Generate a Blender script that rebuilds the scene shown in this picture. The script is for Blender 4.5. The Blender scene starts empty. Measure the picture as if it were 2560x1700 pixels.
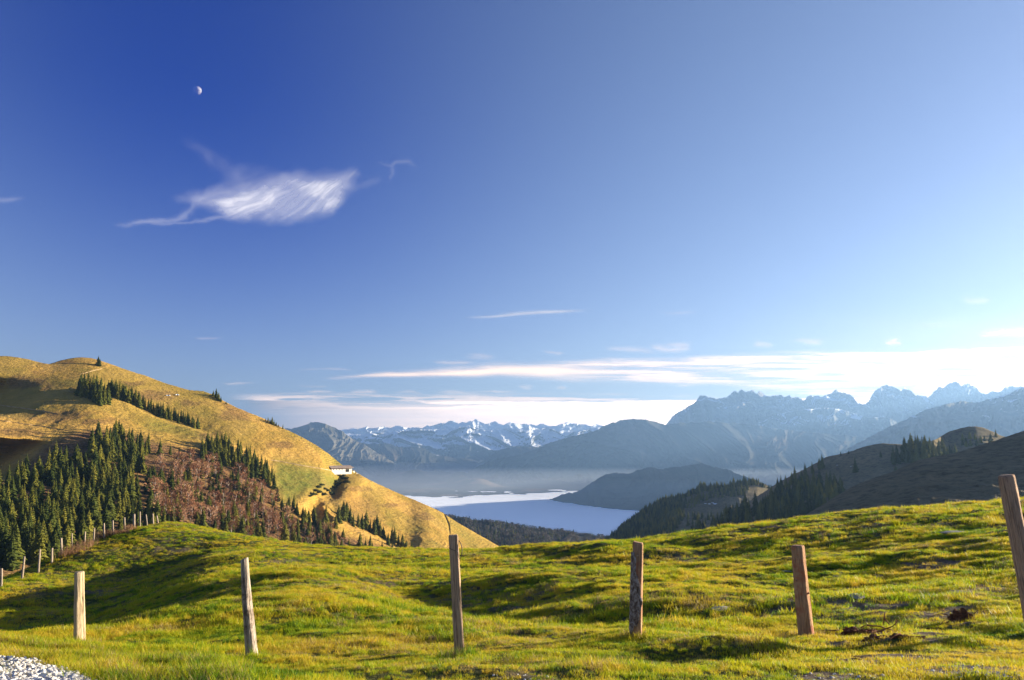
import bpy, bmesh, math, random
import numpy as np
from mathutils import Vector, Matrix
sc = bpy.context.scene
COL = sc.collection
random.seed(7)
RNG = np.random.default_rng(7)

# ------------------------------------------------------------------ camera
FP = 1970.0                       # focal length in pixels of the 2560 x 1700 photograph
PITCH = math.atan(255.0 / FP)     # the horizon lies 255 of those pixels below the middle
cd = bpy.data.cameras.new('camera'); cam = bpy.data.objects.new('camera', cd); COL.objects.link(cam)
cd.sensor_fit = 'HORIZONTAL'; cd.sensor_width = 36.0; cd.lens = 36.0 * FP / 2560.0
cd.clip_start = 0.1; cd.clip_end = 900000.0
cam.location = (0, 0, 0); cam.rotation_euler = (math.pi / 2 + PITCH, 0, 0)
sc.camera = cam

# ------------------------------------------------------------------ sun and sky
SUN_AZ = math.radians(71.0); SUN_EL = math.radians(9.5)
SV = Vector((math.sin(SUN_AZ) * math.cos(SUN_EL), math.cos(SUN_AZ) * math.cos(SUN_EL), math.sin(SUN_EL)))
w = bpy.data.worlds.new('World'); sc.world = w; w.use_nodes = True
nt = w.node_tree; nt.nodes.clear()
sky = nt.nodes.new('ShaderNodeTexSky'); sky.sky_type = 'NISHITA'; sky.sun_disc = False
sky.sun_elevation = SUN_EL; sky.sun_rotation = SUN_AZ
sky.altitude = 1500; sky.air_density = 1.0; sky.dust_density = 1.8; sky.ozone_density = 1.0
bg = nt.nodes.new('ShaderNodeBackground'); bg.inputs['Strength'].default_value = 0.051
wo = nt.nodes.new('ShaderNodeOutputWorld')
# clear sky light is polarised, most strongly a quarter turn away from the sun; the photograph was taken
# through a polarising filter, which darkens the sky by that much and leaves the air near the horizon alone
def wn(op, a, b=None):
    x = nt.nodes.new('ShaderNodeMath'); x.operation = op
    for k, v in enumerate((a, b)):
        if v is None: continue
        if isinstance(v, (int, float)): x.inputs[k].default_value = v
        else: nt.links.new(v, x.inputs[k])
    return x.outputs[0]
tcw = nt.nodes.new('ShaderNodeTexCoord'); dt = nt.nodes.new('ShaderNodeVectorMath'); dt.operation = 'DOT_PRODUCT'; dt.inputs[1].default_value = SV
nt.links.new(tcw.outputs['Generated'], dt.inputs[0]); c2 = wn('MULTIPLY', dt.outputs['Value'], dt.outputs['Value'])
dop = wn('DIVIDE', wn('SUBTRACT', 1.0, c2), wn('ADD', 1.0, c2))
sx = nt.nodes.new('ShaderNodeSeparateXYZ'); nt.links.new(tcw.outputs['Generated'], sx.inputs[0])
mr = nt.nodes.new('ShaderNodeMapRange'); mr.interpolation_type = 'SMOOTHSTEP'; nt.links.new(sx.outputs['Z'], mr.inputs[0])
mr.inputs[1].default_value = -0.02; mr.inputs[2].default_value = 0.42; mr.inputs[3].default_value = 0.26; mr.inputs[4].default_value = 1.0
pk = wn('MULTIPLY', wn('POWER', dop, 3.4), mr.outputs[0])
cxw = nt.nodes.new('ShaderNodeCombineXYZ')
for k, (full, tint) in enumerate(((1.0, 0.86), (0.82, 0.86), (0.20, 1.12))):
    nt.links.new(wn('MULTIPLY', wn('SUBTRACT', 1.0, wn('MULTIPLY', pk, full)), tint), cxw.inputs[k])
vm = nt.nodes.new('ShaderNodeVectorMath'); vm.operation = 'MULTIPLY'
nt.links.new(sky.outputs[0], vm.inputs[0]); nt.links.new(cxw.outputs[0], vm.inputs[1])
nt.links.new(vm.outputs[0], bg.inputs[0]); nt.links.new(bg.outputs[0], wo.inputs[0])
sl = bpy.data.lights.new('sun', 'SUN'); sl.energy = 5.0; sl.angle = math.radians(0.53); sl.color = (1.0, 0.87, 0.65)
so = bpy.data.objects.new('sun', sl); COL.objects.link(so); so.rotation_euler = SV.to_track_quat('Z', 'Y').to_euler()
so.location = (50, 20, 60)

sc.view_settings.view_transform = 'Standard'; sc.view_settings.look = 'None'
sc.view_settings.exposure = 1.75; sc.view_settings.gamma = 1.0; sc.view_settings.use_curve_mapping = False
sc.render.engine = 'CYCLES'
cy = sc.cycles
cy.use_denoising = True; cy.max_bounces = 8; cy.diffuse_bounces = 3; cy.transparent_max_bounces = 16; cy.volume_bounces = 0
cy.use_adaptive_sampling = True; cy.adaptive_threshold = 0.01; cy.sample_clamp_indirect = 6
try: cy.denoiser = 'OPENIMAGEDENOISE'
except Exception: pass

# ------------------------------------------------------------------ numbers
def ray(x, y):
    """direction (per metre of depth) through a point of the photograph"""
    a = (np.asarray(x, float) - 1280.0) / FP; b = -(np.asarray(y, float) - 850.0) / FP
    Y = math.cos(PITCH) - math.sin(PITCH) * b; Z = math.sin(PITCH) + math.cos(PITCH) * b
    return a / Y, Z / Y
def at_depth(x, y, D):
    a, c = ray(x, y); return Vector((float(a) * D, D, float(c) * D))
def project(X, Y, Z):
    cf = Y * math.cos(PITCH) + Z * math.sin(PITCH); cu = -Y * math.sin(PITCH) + Z * math.cos(PITCH)
    return 1280.0 + FP * X / cf, 850.0 - FP * cu / cf
def hash2(ix, iy, seed):
    h = (ix.astype(np.int64) * 374761393 + iy.astype(np.int64) * 668265263 + seed * 1442695041) & 0xffffffff
    h = ((h ^ (h >> 13)) * 1274126177) & 0xffffffff
    h = ((h ^ (h >> 16)) * 2246822519) & 0xffffffff
    return ((h ^ (h >> 15)) & 0xffffff) / float(0xffffff)
def vnoise(x, y, seed=0):
    x = np.asarray(x, float); y = np.asarray(y, float)
    ix = np.floor(x); iy = np.floor(y); fx = x - ix; fy = y - iy
    fx = fx * fx * fx * (fx * (fx * 6 - 15) + 10); fy = fy * fy * fy * (fy * (fy * 6 - 15) + 10)
    a = hash2(ix, iy, seed); b = hash2(ix + 1, iy, seed); c = hash2(ix, iy + 1, seed); d = hash2(ix + 1, iy + 1, seed)
    return (a * (1 - fx) + b * fx) * (1 - fy) + (c * (1 - fx) + d * fx) * fy * 1.0
def fbm(x, y, octv=5, seed=0, gain=0.5):
    x = np.asarray(x, float); y = np.asarray(y, float)
    s = 0; a = 1.0; t = 0
    for k in range(octv):
        s = s + a * (vnoise(x * 2 ** k + 17.3 * k, y * 2 ** k - 9.1 * k, seed + k * 31) * 2 - 1); t += a; a *= gain
    return s / t
def ridged(x, y, octv=5, seed=0, gain=0.5):
    s = 0; a = 1.0; t = 0
    for k in range(octv):
        n = 1 - np.abs(vnoise(np.asarray(x) * 2 ** k + 11.7 * k, np.asarray(y) * 2 ** k + 5.2 * k, seed + k * 17) * 2 - 1)
        s = s + a * n * n; t += a; a *= gain
    return s / t
def sst(a, b, x):
    t = np.clip((np.asarray(x, float) - a) / (b - a), 0, 1); return t * t * (3 - 2 * t)
def pl(pts, x):
    p = np.array(pts, float); return np.interp(x, p[:, 0], p[:, 1])
def smooth_pl(pts, x, r):
    return sum(pl(pts, np.asarray(x) + d * r) * wt for d, wt in ((-1, .15), (-.5, .22), (0, .26), (.5, .22), (1, .15)))

# ------------------------------------------------------------------ objects
def tag(o, label=None, cat=None, group=None, kind=None):
    if label: o['label'] = label
    if cat: o['category'] = cat
    if group: o['group'] = group
    if kind: o['kind'] = kind
    return o
def link(o, parent=None):
    COL.objects.link(o)
    if parent is not None: o.parent = parent
    return o
def mesh_np(name, V, F, mats, smooth=True):
    """V (n,3); F (m,3) or (m,4) int arrays"""
    me = bpy.data.meshes.new(name)
    V = np.asarray(V, np.float32); F = np.asarray(F, np.int32)
    me.vertices.add(len(V)); me.vertices.foreach_set('co', V.ravel())
    k = F.shape[1]
    me.loops.add(F.size); me.loops.foreach_set('vertex_index', F.ravel())
    me.polygons.add(len(F)); me.polygons.foreach_set('loop_start', np.arange(0, F.size, k, dtype=np.int32))
    me.polygons.foreach_set('loop_total', np.full(len(F), k, np.int32))
    me.polygons.foreach_set('use_smooth', np.full(len(F), smooth, bool))
    me.update(calc_edges=True); me.validate()
    for m in (mats if isinstance(mats, (list, tuple)) else [mats]): me.materials.append(m)
    return me
def grid_faces(nv, nu):
    i = np.arange(nv - 1)[:, None] * nu + np.arange(nu - 1)[None, :]
    i = i.ravel(); return np.stack([i, i + 1, i + nu + 1, i + nu], 1)
def obj(name, me, parent=None, loc=None):
    o = bpy.data.objects.new(name, me); link(o, parent)
    if loc is not None: o.location = loc
    return o
def empty(name, loc=(0, 0, 0), rot=(0, 0, 0)):
    o = bpy.data.objects.new(name, None); link(o); o.location = loc; o.rotation_euler = rot
    o.empty_display_size = 0.2; return o
def bm_mesh(name, bm, mat, smooth=False):
    me = bpy.data.meshes.new(name); bm.normal_update(); bm.to_mesh(me); bm.free()
    for m in (mat if isinstance(mat, (list, tuple)) else [mat]): me.materials.append(m)
    if smooth:
        for p in me.polygons: p.use_smooth = True
    return me
def box(bm, x0, x1, y0, y1, z0, z1):
    vs = [bm.verts.new(p) for p in ((x0,y0,z0),(x1,y0,z0),(x1,y1,z0),(x0,y1,z0),(x0,y0,z1),(x1,y0,z1),(x1,y1,z1),(x0,y1,z1))]
    for f in ((0,3,2,1),(4,5,6,7),(0,1,5,4),(1,2,6,5),(2,3,7,6),(3,0,4,7)): bm.faces.new([vs[i] for i in f])

# ------------------------------------------------------------------ materials
class M:
    """small node helper"""
    def __init__(s, name):
        s.m = bpy.data.materials.new(name); s.m.use_nodes = True; s.t = s.m.node_tree; s.t.nodes.clear()
        s.out = s.t.nodes.new('ShaderNodeOutputMaterial')
    def n(s, typ, **kw):
        nd = s.t.nodes.new(typ)
        for k, v in kw.items(): setattr(nd, k, v)
        return nd
    def l(s, a, b): s.t.links.new(a, b)
    def pos(s, scale=(1, 1, 1), src='pos', rot=(0, 0, 0)):
        if src == 'pos': o = s.n('ShaderNodeNewGeometry').outputs['Position']
        else: o = s.n('ShaderNodeTexCoord').outputs['Object']
        mp = s.n('ShaderNodeMapping'); mp.inputs['Scale'].default_value = scale; mp.inputs['Rotation'].default_value = rot
        s.l(o, mp.inputs['Vector']); return mp.outputs[0]
    def noise(s, vec, scale, detail=4, rough=0.55, dist=0.0):
        nd = s.n('ShaderNodeTexNoise'); nd.inputs['Scale'].default_value = scale; nd.inputs['Detail'].default_value = detail
        nd.inputs['Roughness'].default_value = rough; nd.inputs['Distortion'].default_value = dist
        s.l(vec, nd.inputs['Vector']); return nd.outputs['Fac']
    def ramp(s, fac, stops):
        r = s.n('ShaderNodeValToRGB'); e = r.color_ramp.elements
        while len(e) < len(stops): e.new(0.5)
        for k, (p, c) in enumerate(stops):
            e[k].position = p; e[k].color = (c, c, c, 1) if isinstance(c, (int, float)) else (*c, 1)
        s.l(fac, r.inputs[0]); return r.outputs[0]
    def mix(s, fac, a, b, mode='MIX'):
        x = s.n('ShaderNodeMix', data_type='RGBA', blend_type=mode)
        for sock, v in ((x.inputs[0], fac), (x.inputs[6], a), (x.inputs[7], b)):
            if isinstance(v, (int, float)): sock.default_value = v
            elif isinstance(v, tuple): sock.default_value = (*v, 1)
            else: s.l(v, sock)
        return x.outputs[2]
    def math(s, op, a, b=None, c=None):
        x = s.n('ShaderNodeMath', operation=op)
        for k, v in enumerate((a, b, c)):
            if v is None: continue
            if isinstance(v, (int, float)): x.inputs[k].default_value = v
            else: s.l(v, x.inputs[k])
        return x.outputs[0]
    def bump(s, h, strength, dist, normal=None):
        b = s.n('ShaderNodeBump'); b.inputs['Strength'].default_value = strength; b.inputs['Distance'].default_value = dist
        s.l(h, b.inputs['Height'])
        if normal is not None: s.l(normal, b.inputs['Normal'])
        return b.outputs[0]
    def diffuse(s, col, rough=1.0, normal=None, spec=0.15):
        p = s.n('ShaderNodeBsdfPrincipled'); p.inputs['Roughness'].default_value = rough
        p.inputs['Specular IOR Level'].default_value = spec
        if isinstance(col, tuple): p.inputs['Base Color'].default_value = (*col, 1)
        else: s.l(col, p.inputs['Base Color'])
        if normal is not None: s.l(normal, p.inputs['Normal'])
        s.l(p.outputs[0], s.out.inputs['Surface']); return p
    def leaf(s, col, trans=0.4, rough=0.6, spec=0.2):
        p = s.n('ShaderNodeBsdfPrincipled'); p.inputs['Roughness'].default_value = rough; p.inputs['Specular IOR Level'].default_value = spec
        t = s.n('ShaderNodeBsdfTranslucent'); mx = s.n('ShaderNodeMixShader'); mx.inputs[0].default_value = trans
        s.l(col, p.inputs['Base Color']); s.l(col, t.inputs['Color'])
        s.l(p.outputs[0], mx.inputs[1]); s.l(t.outputs[0], mx.inputs[2]); s.l(mx.outputs[0], s.out.inputs['Surface'])

def mat_forest_hill(name, c1, c2, c3, tex=0.02, bumpd=15.0, aut=0.0):
    m = M(name); p = m.pos()
    big = m.noise(p, tex * 0.12, 5, 0.6); fine = m.noise(p, tex, 6, 0.7); finer = m.noise(p, tex * 4, 4, 0.7)
    c = m.ramp(big, [(0.35, c1), (0.52, c2), (0.68, c3)])
    c = m.mix(m.ramp(fine, [(0.35, 0.0), (0.65, 0.8)]), c, m.mix(1.0, c, (0.55, 0.55, 0.55), 'MULTIPLY'))
    n = m.bump(m.math('ADD', fine, m.math('MULTIPLY', finer, 0.4)), 1.0, bumpd)
    m.diffuse(c, normal=n); return m.m
def mat_rock_snow(name, rock1, rock2, snow_lo, snow_hi, amount, tex=0.002, bumpd=60, scatter=0.6, zhi=None):
    """bare rock with snow lying in hollows and on flatter ledges above a height"""
    m = M(name); p = m.pos(); geo = m.n('ShaderNodeNewGeometry')
    st = m.pos((1, 1, 0.35))
    a = m.noise(st, tex, 8, 0.68); b = m.noise(p, tex * 0.35, 5, 0.6)
    c = m.ramp(a, [(0.3, rock1), (0.7, rock2)])
    sep = m.n('ShaderNodeSeparateXYZ'); m.l(geo.outputs['Position'], sep.inputs[0])
    hgt = m.n('ShaderNodeMapRange'); m.l(sep.outputs['Z'], hgt.inputs[0])
    hgt.inputs[1].default_value = snow_lo; hgt.inputs[2].default_value = snow_hi
    nz = m.n('ShaderNodeSeparateXYZ'); m.l(geo.outputs['Normal'], nz.inputs[0])
    f = m.math('ADD', m.math('MULTIPLY', hgt.outputs[0], amount), m.math('MULTIPLY', m.math('SUBTRACT', a, 0.5), scatter * 2.2))
    f = m.math('ADD', f, m.math('MULTIPLY', m.math('SUBTRACT', b, 0.5), scatter * 2.0))
    f = m.math('ADD', f, m.math('MULTIPLY', m.math('SUBTRACT', nz.outputs['Z'], 0.6), 0.5))
    sn = m.ramp(f, [(0.47, 0.0), (0.55, 1.0)])
    c = m.mix(sn, c, (0.82, 0.84, 0.88))
    n = m.bump(a, 1.0, bumpd)
    m.diffuse(c, normal=n); return m.m
# ------------------------------------------------------------------ landforms
class Land:
    """A hillside seen from below: its crest and foot run along the given lines, at real distances."""
    def __init__(s, name, crest, foot, d0, d1, mat, x0, x1, nu, nv, power=1.0, dfun=None, zfun=None, crest_r=2.0,
                 back=0.5, backdrop=None, label=None, cat=None, kind='structure', crest_rough=0.0, seed=1, dsm=30.0):
        u = np.linspace(x0, x1, nu); v = np.linspace(0, 1, nv)
        yc = smooth_pl(crest, u, crest_r); yf = pl(foot, u)
        if crest_rough: yc = yc - crest_rough * fbm(u / 9.0, u * 0 + seed, 4, seed)
        U, Vv = np.meshgrid(u, v)
        PY = yf[None] + (yc - yf)[None] * Vv
        tt = np.linspace(-1.5, 1.5, 61); kw = np.exp(-tt ** 2 * 2); kw /= kw.sum()     # distances change gently from side to side
        sm = lambda q: sum(k_ * pl(q, u + t_ * dsm) for t_, k_ in zip(tt, kw))
        D0 = sm(d0)[None]; D1 = sm(d1)[None]; ys = sm(crest)
        VS = np.clip((yf[None] - PY) / (yf - ys)[None], 0, 1.25)
        D = D0 + (D1 - D0) * VS ** power
        if dfun is not None: D = D + dfun(U, PY, Vv)
        a, c = ray(U, PY)
        X = a * D; Y = D.copy(); Z = c * D
        if zfun is not None: Z = Z + zfun(X, Y, U, PY, Vv)
        # front skirt and the far side of the crest
        step = (D1 - D0)[0] * back
        rowsX, rowsY, rowsZ = [X], [Y], [Z]
        drop = backdrop if backdrop is not None else 0.35
        rx = X[-1] / Y[-1]
        for k in (0.12, 0.35, 0.7, 1.2, 2.0):
            yy = Y[-1] + step * k
            rowsX.append((rx * yy)[None]); rowsY.append(yy[None]); rowsZ.append((Z[-1] - drop * step * k - 0.05 * step * k * k)[None])
        fx = (X[0] / Y[0]); yy = Y[0] * 0.93
        rowsX.insert(0, (fx * yy)[None]); rowsY.insert(0, yy[None]); rowsZ.insert(0, (Z[0] - 0.06 * Y[0])[None])
        X = np.concatenate(rowsX); Y = np.concatenate(rowsY); Z = np.concatenate(rowsZ)
        s.X, s.Y, s.Z = X[1:nv + 1], Y[1:nv + 1], Z[1:nv + 1]
        s.px, s.py = project(s.X, s.Y, s.Z); s.u = u; s.nv = nv
        Vt = np.stack([X.ravel(), Y.ravel(), Z.ravel()], 1)
        s.o = obj(name, mesh_np(name, Vt, grid_faces(X.shape[0], nu), mat))
        tag(s.o, label, cat, None, kind)
    def at(s, x, y):
        """the first point of this land on the line of sight through (x, y)"""
        f = np.clip((x - s.u[0]) / (s.u[1] - s.u[0]), 0, len(s.u) - 1.001); i = int(f); t = f - i
        py = s.py[:, i] * (1 - t) + s.py[:, i + 1] * t
        k = int(np.argmax(py <= y)) if (py <= y).any() else len(py) - 1
        k = max(k, 1); a = (py[k - 1] - y) / max(py[k - 1] - py[k], 1e-6); a = min(max(a, 0), 1)
        def g(A):
            c = A[:, i] * (1 - t) + A[:, i + 1] * t; return float(c[k - 1] * (1 - a) + c[k] * a)
        return Vector((g(s.X), g(s.Y), g(s.Z)))
    def crest_y(s, x):
        f = np.clip((x - s.u[0]) / (s.u[1] - s.u[0]), 0, len(s.u) - 1.001); i = int(f); return float(s.py[:, i].min())

# --- the ground far below, out to the horizon
m = M('valley_floor'); m.diffuse(m.ramp(m.noise(m.pos(), 0.0006, 5), [(0.4, (0.05, 0.06, 0.03)), (0.6, (0.09, 0.09, 0.045))])); MAT_VALLEY = m.m
n_ = 25
gx = np.linspace(-30000, 30000, n_); GX, GY = np.meshgrid(gx, gx)
o = obj('ground', mesh_np('ground', np.stack([GX.ravel(), GY.ravel(), np.full(GX.size, -640.0)], 1), grid_faces(n_, n_), MAT_VALLEY)); tag(o, kind='structure')

# --- snow peaks on the horizon
snow_crest = [(500,1078),(700,1082),(849,1075),(870,1073),(883,1070),(895,1073),(907,1069),(918,1066),(926,1070),(940,1070),(957,1066),(974,1070),(990,1064),(1001,1065),(1014,1069),(1029,1068),(1056,1070),(1068,1063),(1076,1065),(1090,1061),(1103,1057),(1112,1059),(1122,1053),(1134,1051),(1141,1056),(1147,1059),(1155,1055),(1164,1057),(1174,1052),(1181,1054),(1188,1047),(1196,1051),(1205,1057),(1217,1060),(1229,1056),(1239,1053),(1248,1059),(1259,1062),(1268,1057),(1276,1055),(1283,1058),(1290,1059),(1302,1061),(1314,1058),(1320,1062),(1328,1061),(1340,1064),(1353,1059),(1362,1060),(1372,1065),(1389,1065),(1400,1061),(1408,1059),(1420,1054),(1430,1058),(1441,1059),(1463,1061),(1480,1065),(1493,1059),(1507,1065),(1560,1070),(1700,1075),(2000,1080),(2700,1080),(3400,1080)]
MAT_SNOWPEAK = mat_rock_snow('snow_peak_rock', (0.14,0.14,0.16), (0.28,0.27,0.29), -460, 200, 1.3, 0.0016, 60, 0.42)
def dspur(amp, sx, sy, seed, lo=0.0):
    def f(U, PY, Vv):
        wgt = 0.25 + 0.75 * np.clip(1.2 - Vv, 0, 1)
        wx = fbm(U / (sx * 2.0), PY / (sx * 2.0), 3, seed + 5) * 1.2
        return -amp * (ridged(U / sx + wx, PY / sy + wx, 6, seed, 0.55) - 0.4) * wgt
    return f
snowr = Land('snow_mountains', snow_crest, [(400,1150),(3400,1150)], [(400,15800),(3400,15800)], [(400,18500),(3400,18500)],
    MAT_SNOWPEAK, 500, 3300, 1500, 40, 1.0, dspur(2000, 55, 26, 11), crest_r=0.6, crest_rough=1.0, label=None, seed=3)
mid_crest = [(600,1092),(820,1084),(860,1083),(900,1086),(950,1082),(1000,1079),(1050,1073),(1102,1073),(1130,1072),(1168,1062),(1193,1074),(1229,1076),(1270,1069),(1298,1073),(1325,1066),(1347,1073),(1372,1069),(1391,1077),(1416,1080),(1460,1076),(1490,1070),(1508,1064),(1530,1072),(1600,1090),(1800,1100)]
MAT_MIDRANGE = mat_rock_snow('speckled_range_rock', (0.035,0.045,0.04), (0.09,0.085,0.07), -450, 420, 0.95, 0.0022, 50, 0.5)
Land('speckled_range', mid_crest, [(600,1178),(1800,1178)], [(600,13500),(1800,13500)], [(600,15400),(1800,15400)],
    MAT_MIDRANGE, 640, 1780, 700, 50, 1.0, dspur(1500, 70, 34, 23), crest_r=1.0, crest_rough=1.5, seed=4)

# --- the limestone range on the right
rock_crest = [(1500,1180),(1580,1130),(1640,1085),(1664,1062),(1680,1044),(1695,1030),(1713,1018),(1732,1009),(1743,1000),(1751,990),(1760,988),(1770,991),(1779,995),(1790,997),(1800,998),(1810,994),(1817,993),(1824,986),(1831,981),(1838,978),(1846,979),(1854,974),(1860,976),(1867,980),(1873,981),(1881,977),(1890,981),(1901,981),(1907,984),(1913,990),(1925,990),(1939,990),(1948,987),(1955,988),(1962,990),(1976,991),(1985,994),(1995,993),(2003,995),(2009,999),(2012,997),(2016,991),(2030,990),(2047,987),(2056,993),(2064,988),(2073,983),(2082,981),(2087,977),(2092,975),(2098,978),(2108,979),(2118,983),(2127,988),(2135,996),(2143,1006),(2150,1010),(2169,1008),(2176,997),(2181,988),(2185,980),(2188,976),(2196,972),(2202,969),(2212,965),(2221,963),(2232,965),(2240,967),(2248,972),(2254,976),(2259,972),(2264,972),(2273,976),(2284,981),(2291,991),(2300,991),(2310,990),(2320,991),(2327,988),(2335,978),(2343,969),(2350,970),(2362,967),(2368,961),(2374,957),(2380,958),(2388,955),(2395,960),(2404,965),(2411,961),(2418,959),(2427,962),(2437,965),(2447,976),(2456,986),(2463,984),(2470,981),(2476,977),(2484,975),(2493,978),(2503,979),(2512,972),(2522,967),(2530,968),(2540,968),(2560,969),(2600,965),(2700,985),(2800,1010)]
MAT_LIME = mat_rock_snow('limestone', (0.22,0.22,0.23), (0.48,0.46,0.44), -250, 650, 0.34, 0.0045, 110, 0.62)
Land('rocky_mountains', rock_crest, [(1500,1190),(2800,1190)], [(1500,11400),(2800,11400)], [(1500,12500),(2800,12600)],
    MAT_LIME, 1560, 2790, 1500, 130, 1.0, dspur(1600, 40, 48, 37), crest_r=0.5, crest_rough=5.5, seed=9)
# lower shoulder with snow in front of it
Land('snowy_shoulder', [(1800,1100),(1870,1068),(1892,1059),(1910,1052),(1939,1037),(1965,1031),(1991,1027),(2020,1023),(2056,1020),(2080,1020),(2108,1025),(2130,1032),(2150,1038),(2175,1045),(2202,1043),(2225,1046),(2249,1056),(2330,1075),(2400,1100)], [(1800,1200),(2400,1200)],
    [(1800,10700),(2400,10700)], [(1800,11300),(2400,11300)], mat_rock_snow('shoulder_rock', (0.10,0.105,0.095), (0.26,0.25,0.22), -200, 450, 0.46, 0.008, 40, 0.55),
    1810, 2390, 500, 60, 1.0, dspur(900, 50, 40, 41), crest_r=3, crest_rough=1.4, seed=12)

# --- dark wooded mountains in the middle distance
FOR1 = mat_forest_hill('wooded_mountain', (0.040,0.044,0.030), (0.065,0.058,0.040), (0.17,0.125,0.09), 0.012, 22)
FOR2 = mat_forest_hill('wooded_ridge', (0.022,0.028,0.020), (0.035,0.036,0.024), (0.085,0.065,0.04), 0.02, 14)
Land('low_ridge', [(1080,1200),(1150,1170),(1204,1154),(1229,1138),(1256,1121),(1298,1117),(1353,1117),(1450,1120),(1560,1140)], [(1080,1180),(1560,1180)],
    [(1080,11600),(1560,11600)], [(1080,12700),(1560,12700)], FOR1, 1090, 1550, 300, 50, 1.0, dspur(900, 60, 50, 51), crest_rough=2, seed=15)
Land('wooded_mountain', [(1150,1190),(1200,1163),(1243,1146),(1284,1141),(1314,1132),(1339,1124),(1367,1110),(1394,1100),(1427,1091),(1463,1083),(1496,1074),(1512,1063),(1530,1058),(1545,1053),(1559,1049),(1587,1047),(1614,1049),(1642,1056),(1664,1061),(1700,1057),(1780,1054),(1873,1061),(1967,1075),(2060,1085),(2108,1088),(2200,1100),(2300,1130),(2450,1180)], [(1150,1205),(2450,1205)],
    [(1150,9400),(1700,9500),(2450,9300)], [(1150,10300),(1700,10700),(2450,10500)], FOR1, 1170, 2440, 1000, 110, 1.0, dspur(1100, 120, 90, 57), crest_rough=2.4, seed=16)
# range that runs on out of the frame to the right; its shade falls on the fog
MAT_RANGE = mat_rock_snow('hazy_range_rock', (0.09,0.09,0.08), (0.24,0.22,0.19), -150, 800, 0.40, 0.008, 30, 0.5)
Land('hazy_range', [(2040,1180),(2080,1150),(2122,1118),(2150,1105),(2179,1090),(2210,1073),(2249,1056),(2278,1041),(2306,1028),(2325,1020),(2343,1016),(2370,1010),(2404,1002),(2420,1004),(2437,1007),(2460,1001),(2484,995),(2503,990),(2522,984),(2545,973),(2560,968),(2700,935),(2900,885),(3200,850),(3800,800)], [(2040,1240),(3800,1240)],
    [(2040,5600),(2560,6000),(3800,6200)], [(2040,6500),(2250,7400),(2404,7950),(2560,8100),(2900,8000),(3200,7500),(3800,6600)], MAT_RANGE, 2050, 3780, 900, 80, 1.0, dspur(900, 80, 60, 63), crest_rough=2.0, seed=18)
# rocky knob on the left
MAT_KNOB = mat_rock_snow('knob_rock', (0.030,0.036,0.022), (0.22,0.19,0.14), 5000, 9000, 0.0, 0.006, 30, 0.0)
Land('wooded_knob', [(560,1100),(640,1080),(710,1071),(730,1071),(751,1067),(760,1063),(771,1059),(778,1055),(788,1055),(796,1056),(805,1058),(815,1059),(825,1065),(836,1069),(846,1074),(859,1079),(873,1092),(890,1103),(910,1110),(930,1125),(960,1140),(990,1160)], [(560,1190),(990,1190)],
    [(560,10400),(990,10400)], [(560,11700),(990,11700)], MAT_KNOB, 570, 985, 500, 90, 1.0, dspur(800, 60, 50, 71), crest_rough=2.2, seed=20)
Land('dark_ridge', [(700,1140),(800,1125),(860,1113),(900,1106),(930,1111),(955,1109),(968,1108),(980,1111),(991,1117),(1010,1119),(1025,1117),(1042,1117),(1059,1119),(1068,1126),(1076,1131),(1093,1140),(1120,1141),(1144,1147),(1155,1145),(1164,1146),(1178,1148),(1195,1156),(1230,1180)], [(700,1174),(1230,1174)],
    [(700,12000),(1230,12000)], [(700,12900),(1230,12900)], FOR1, 720, 1225, 500, 80, 1.0, dspur(500, 60, 40, 77), crest_rough=1.8, seed=22)

# --- the plain beyond the fog with its low mounds
m = M('plain_fields'); p = m.pos()
c = m.ramp(m.noise(p, 0.0018, 5, 0.65), [(0.40, (0.03,0.036,0.025)), (0.55, (0.06,0.062,0.035)), (0.66, (0.26,0.17,0.10))])
m.diffuse(c, normal=m.bump(m.noise(p, 0.006, 5, 0.7), 1.0, 18)); MAT_PLAIN = m.m
def plain_z(X, Y, U, PY, Vv):
    z = 16 * fbm(X / 520, Y / 700, 5, 5)
    for (x, y, rx, ry, h) in ((1035, 1192, 34, 9, 62), (1150, 1196, 34, 8, 58), (1195, 1208, 42, 6, 40), (1095, 1186, 40, 6, 40), (985, 1184, 30, 5, 36), (1380, 1200, 60, 6, 20)):
        z = z + 1.9 * h * np.exp(-((U - x) / rx) ** 2 - ((PY - y - 6) / ry) ** 2)
    return z
Land('valley_plain', [(700,1152),(1700,1152),(2600,1160)], [(700,1290),(1700,1290),(2600,1300)], [(700,6300),(2600,6300)], [(700,14500),(2600,14500)],
    MAT_PLAIN, 710, 2500, 900, 180, 1.86, None, plain_z, label=None)

# --- dark wooded promontory that runs into the fog
prom = Land('promontory', [(1300,1290),(1340,1262),(1369,1251),(1389,1242),(1416,1234),(1449,1227),(1474,1210),(1496,1195),(1515,1187),(1532,1183),(1554,1184),(1573,1183),(1601,1173),(1623,1168),(1656,1172),(1683,1168),(1709,1166),(1730,1160),(1751,1157),(1779,1166),(1817,1174),(1850,1186),(1900,1205),(2000,1240),(2200,1290)], [(1300,1268),(1369,1264),(1500,1284),(1600,1292),(2200,1340)],
    [(1300,6650),(1369,6550),(1500,6000),(1600,5750),(2200,5300)], [(1300,7000),(1400,7000),(1600,6800),(2200,6300)], FOR2, 1310, 2190, 800, 90, 0.9, lambda U, PY, Vv: dspur(360, 60, 60, 83)(U, PY, Vv) * Vv, crest_rough=3.0, seed=25)

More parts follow.
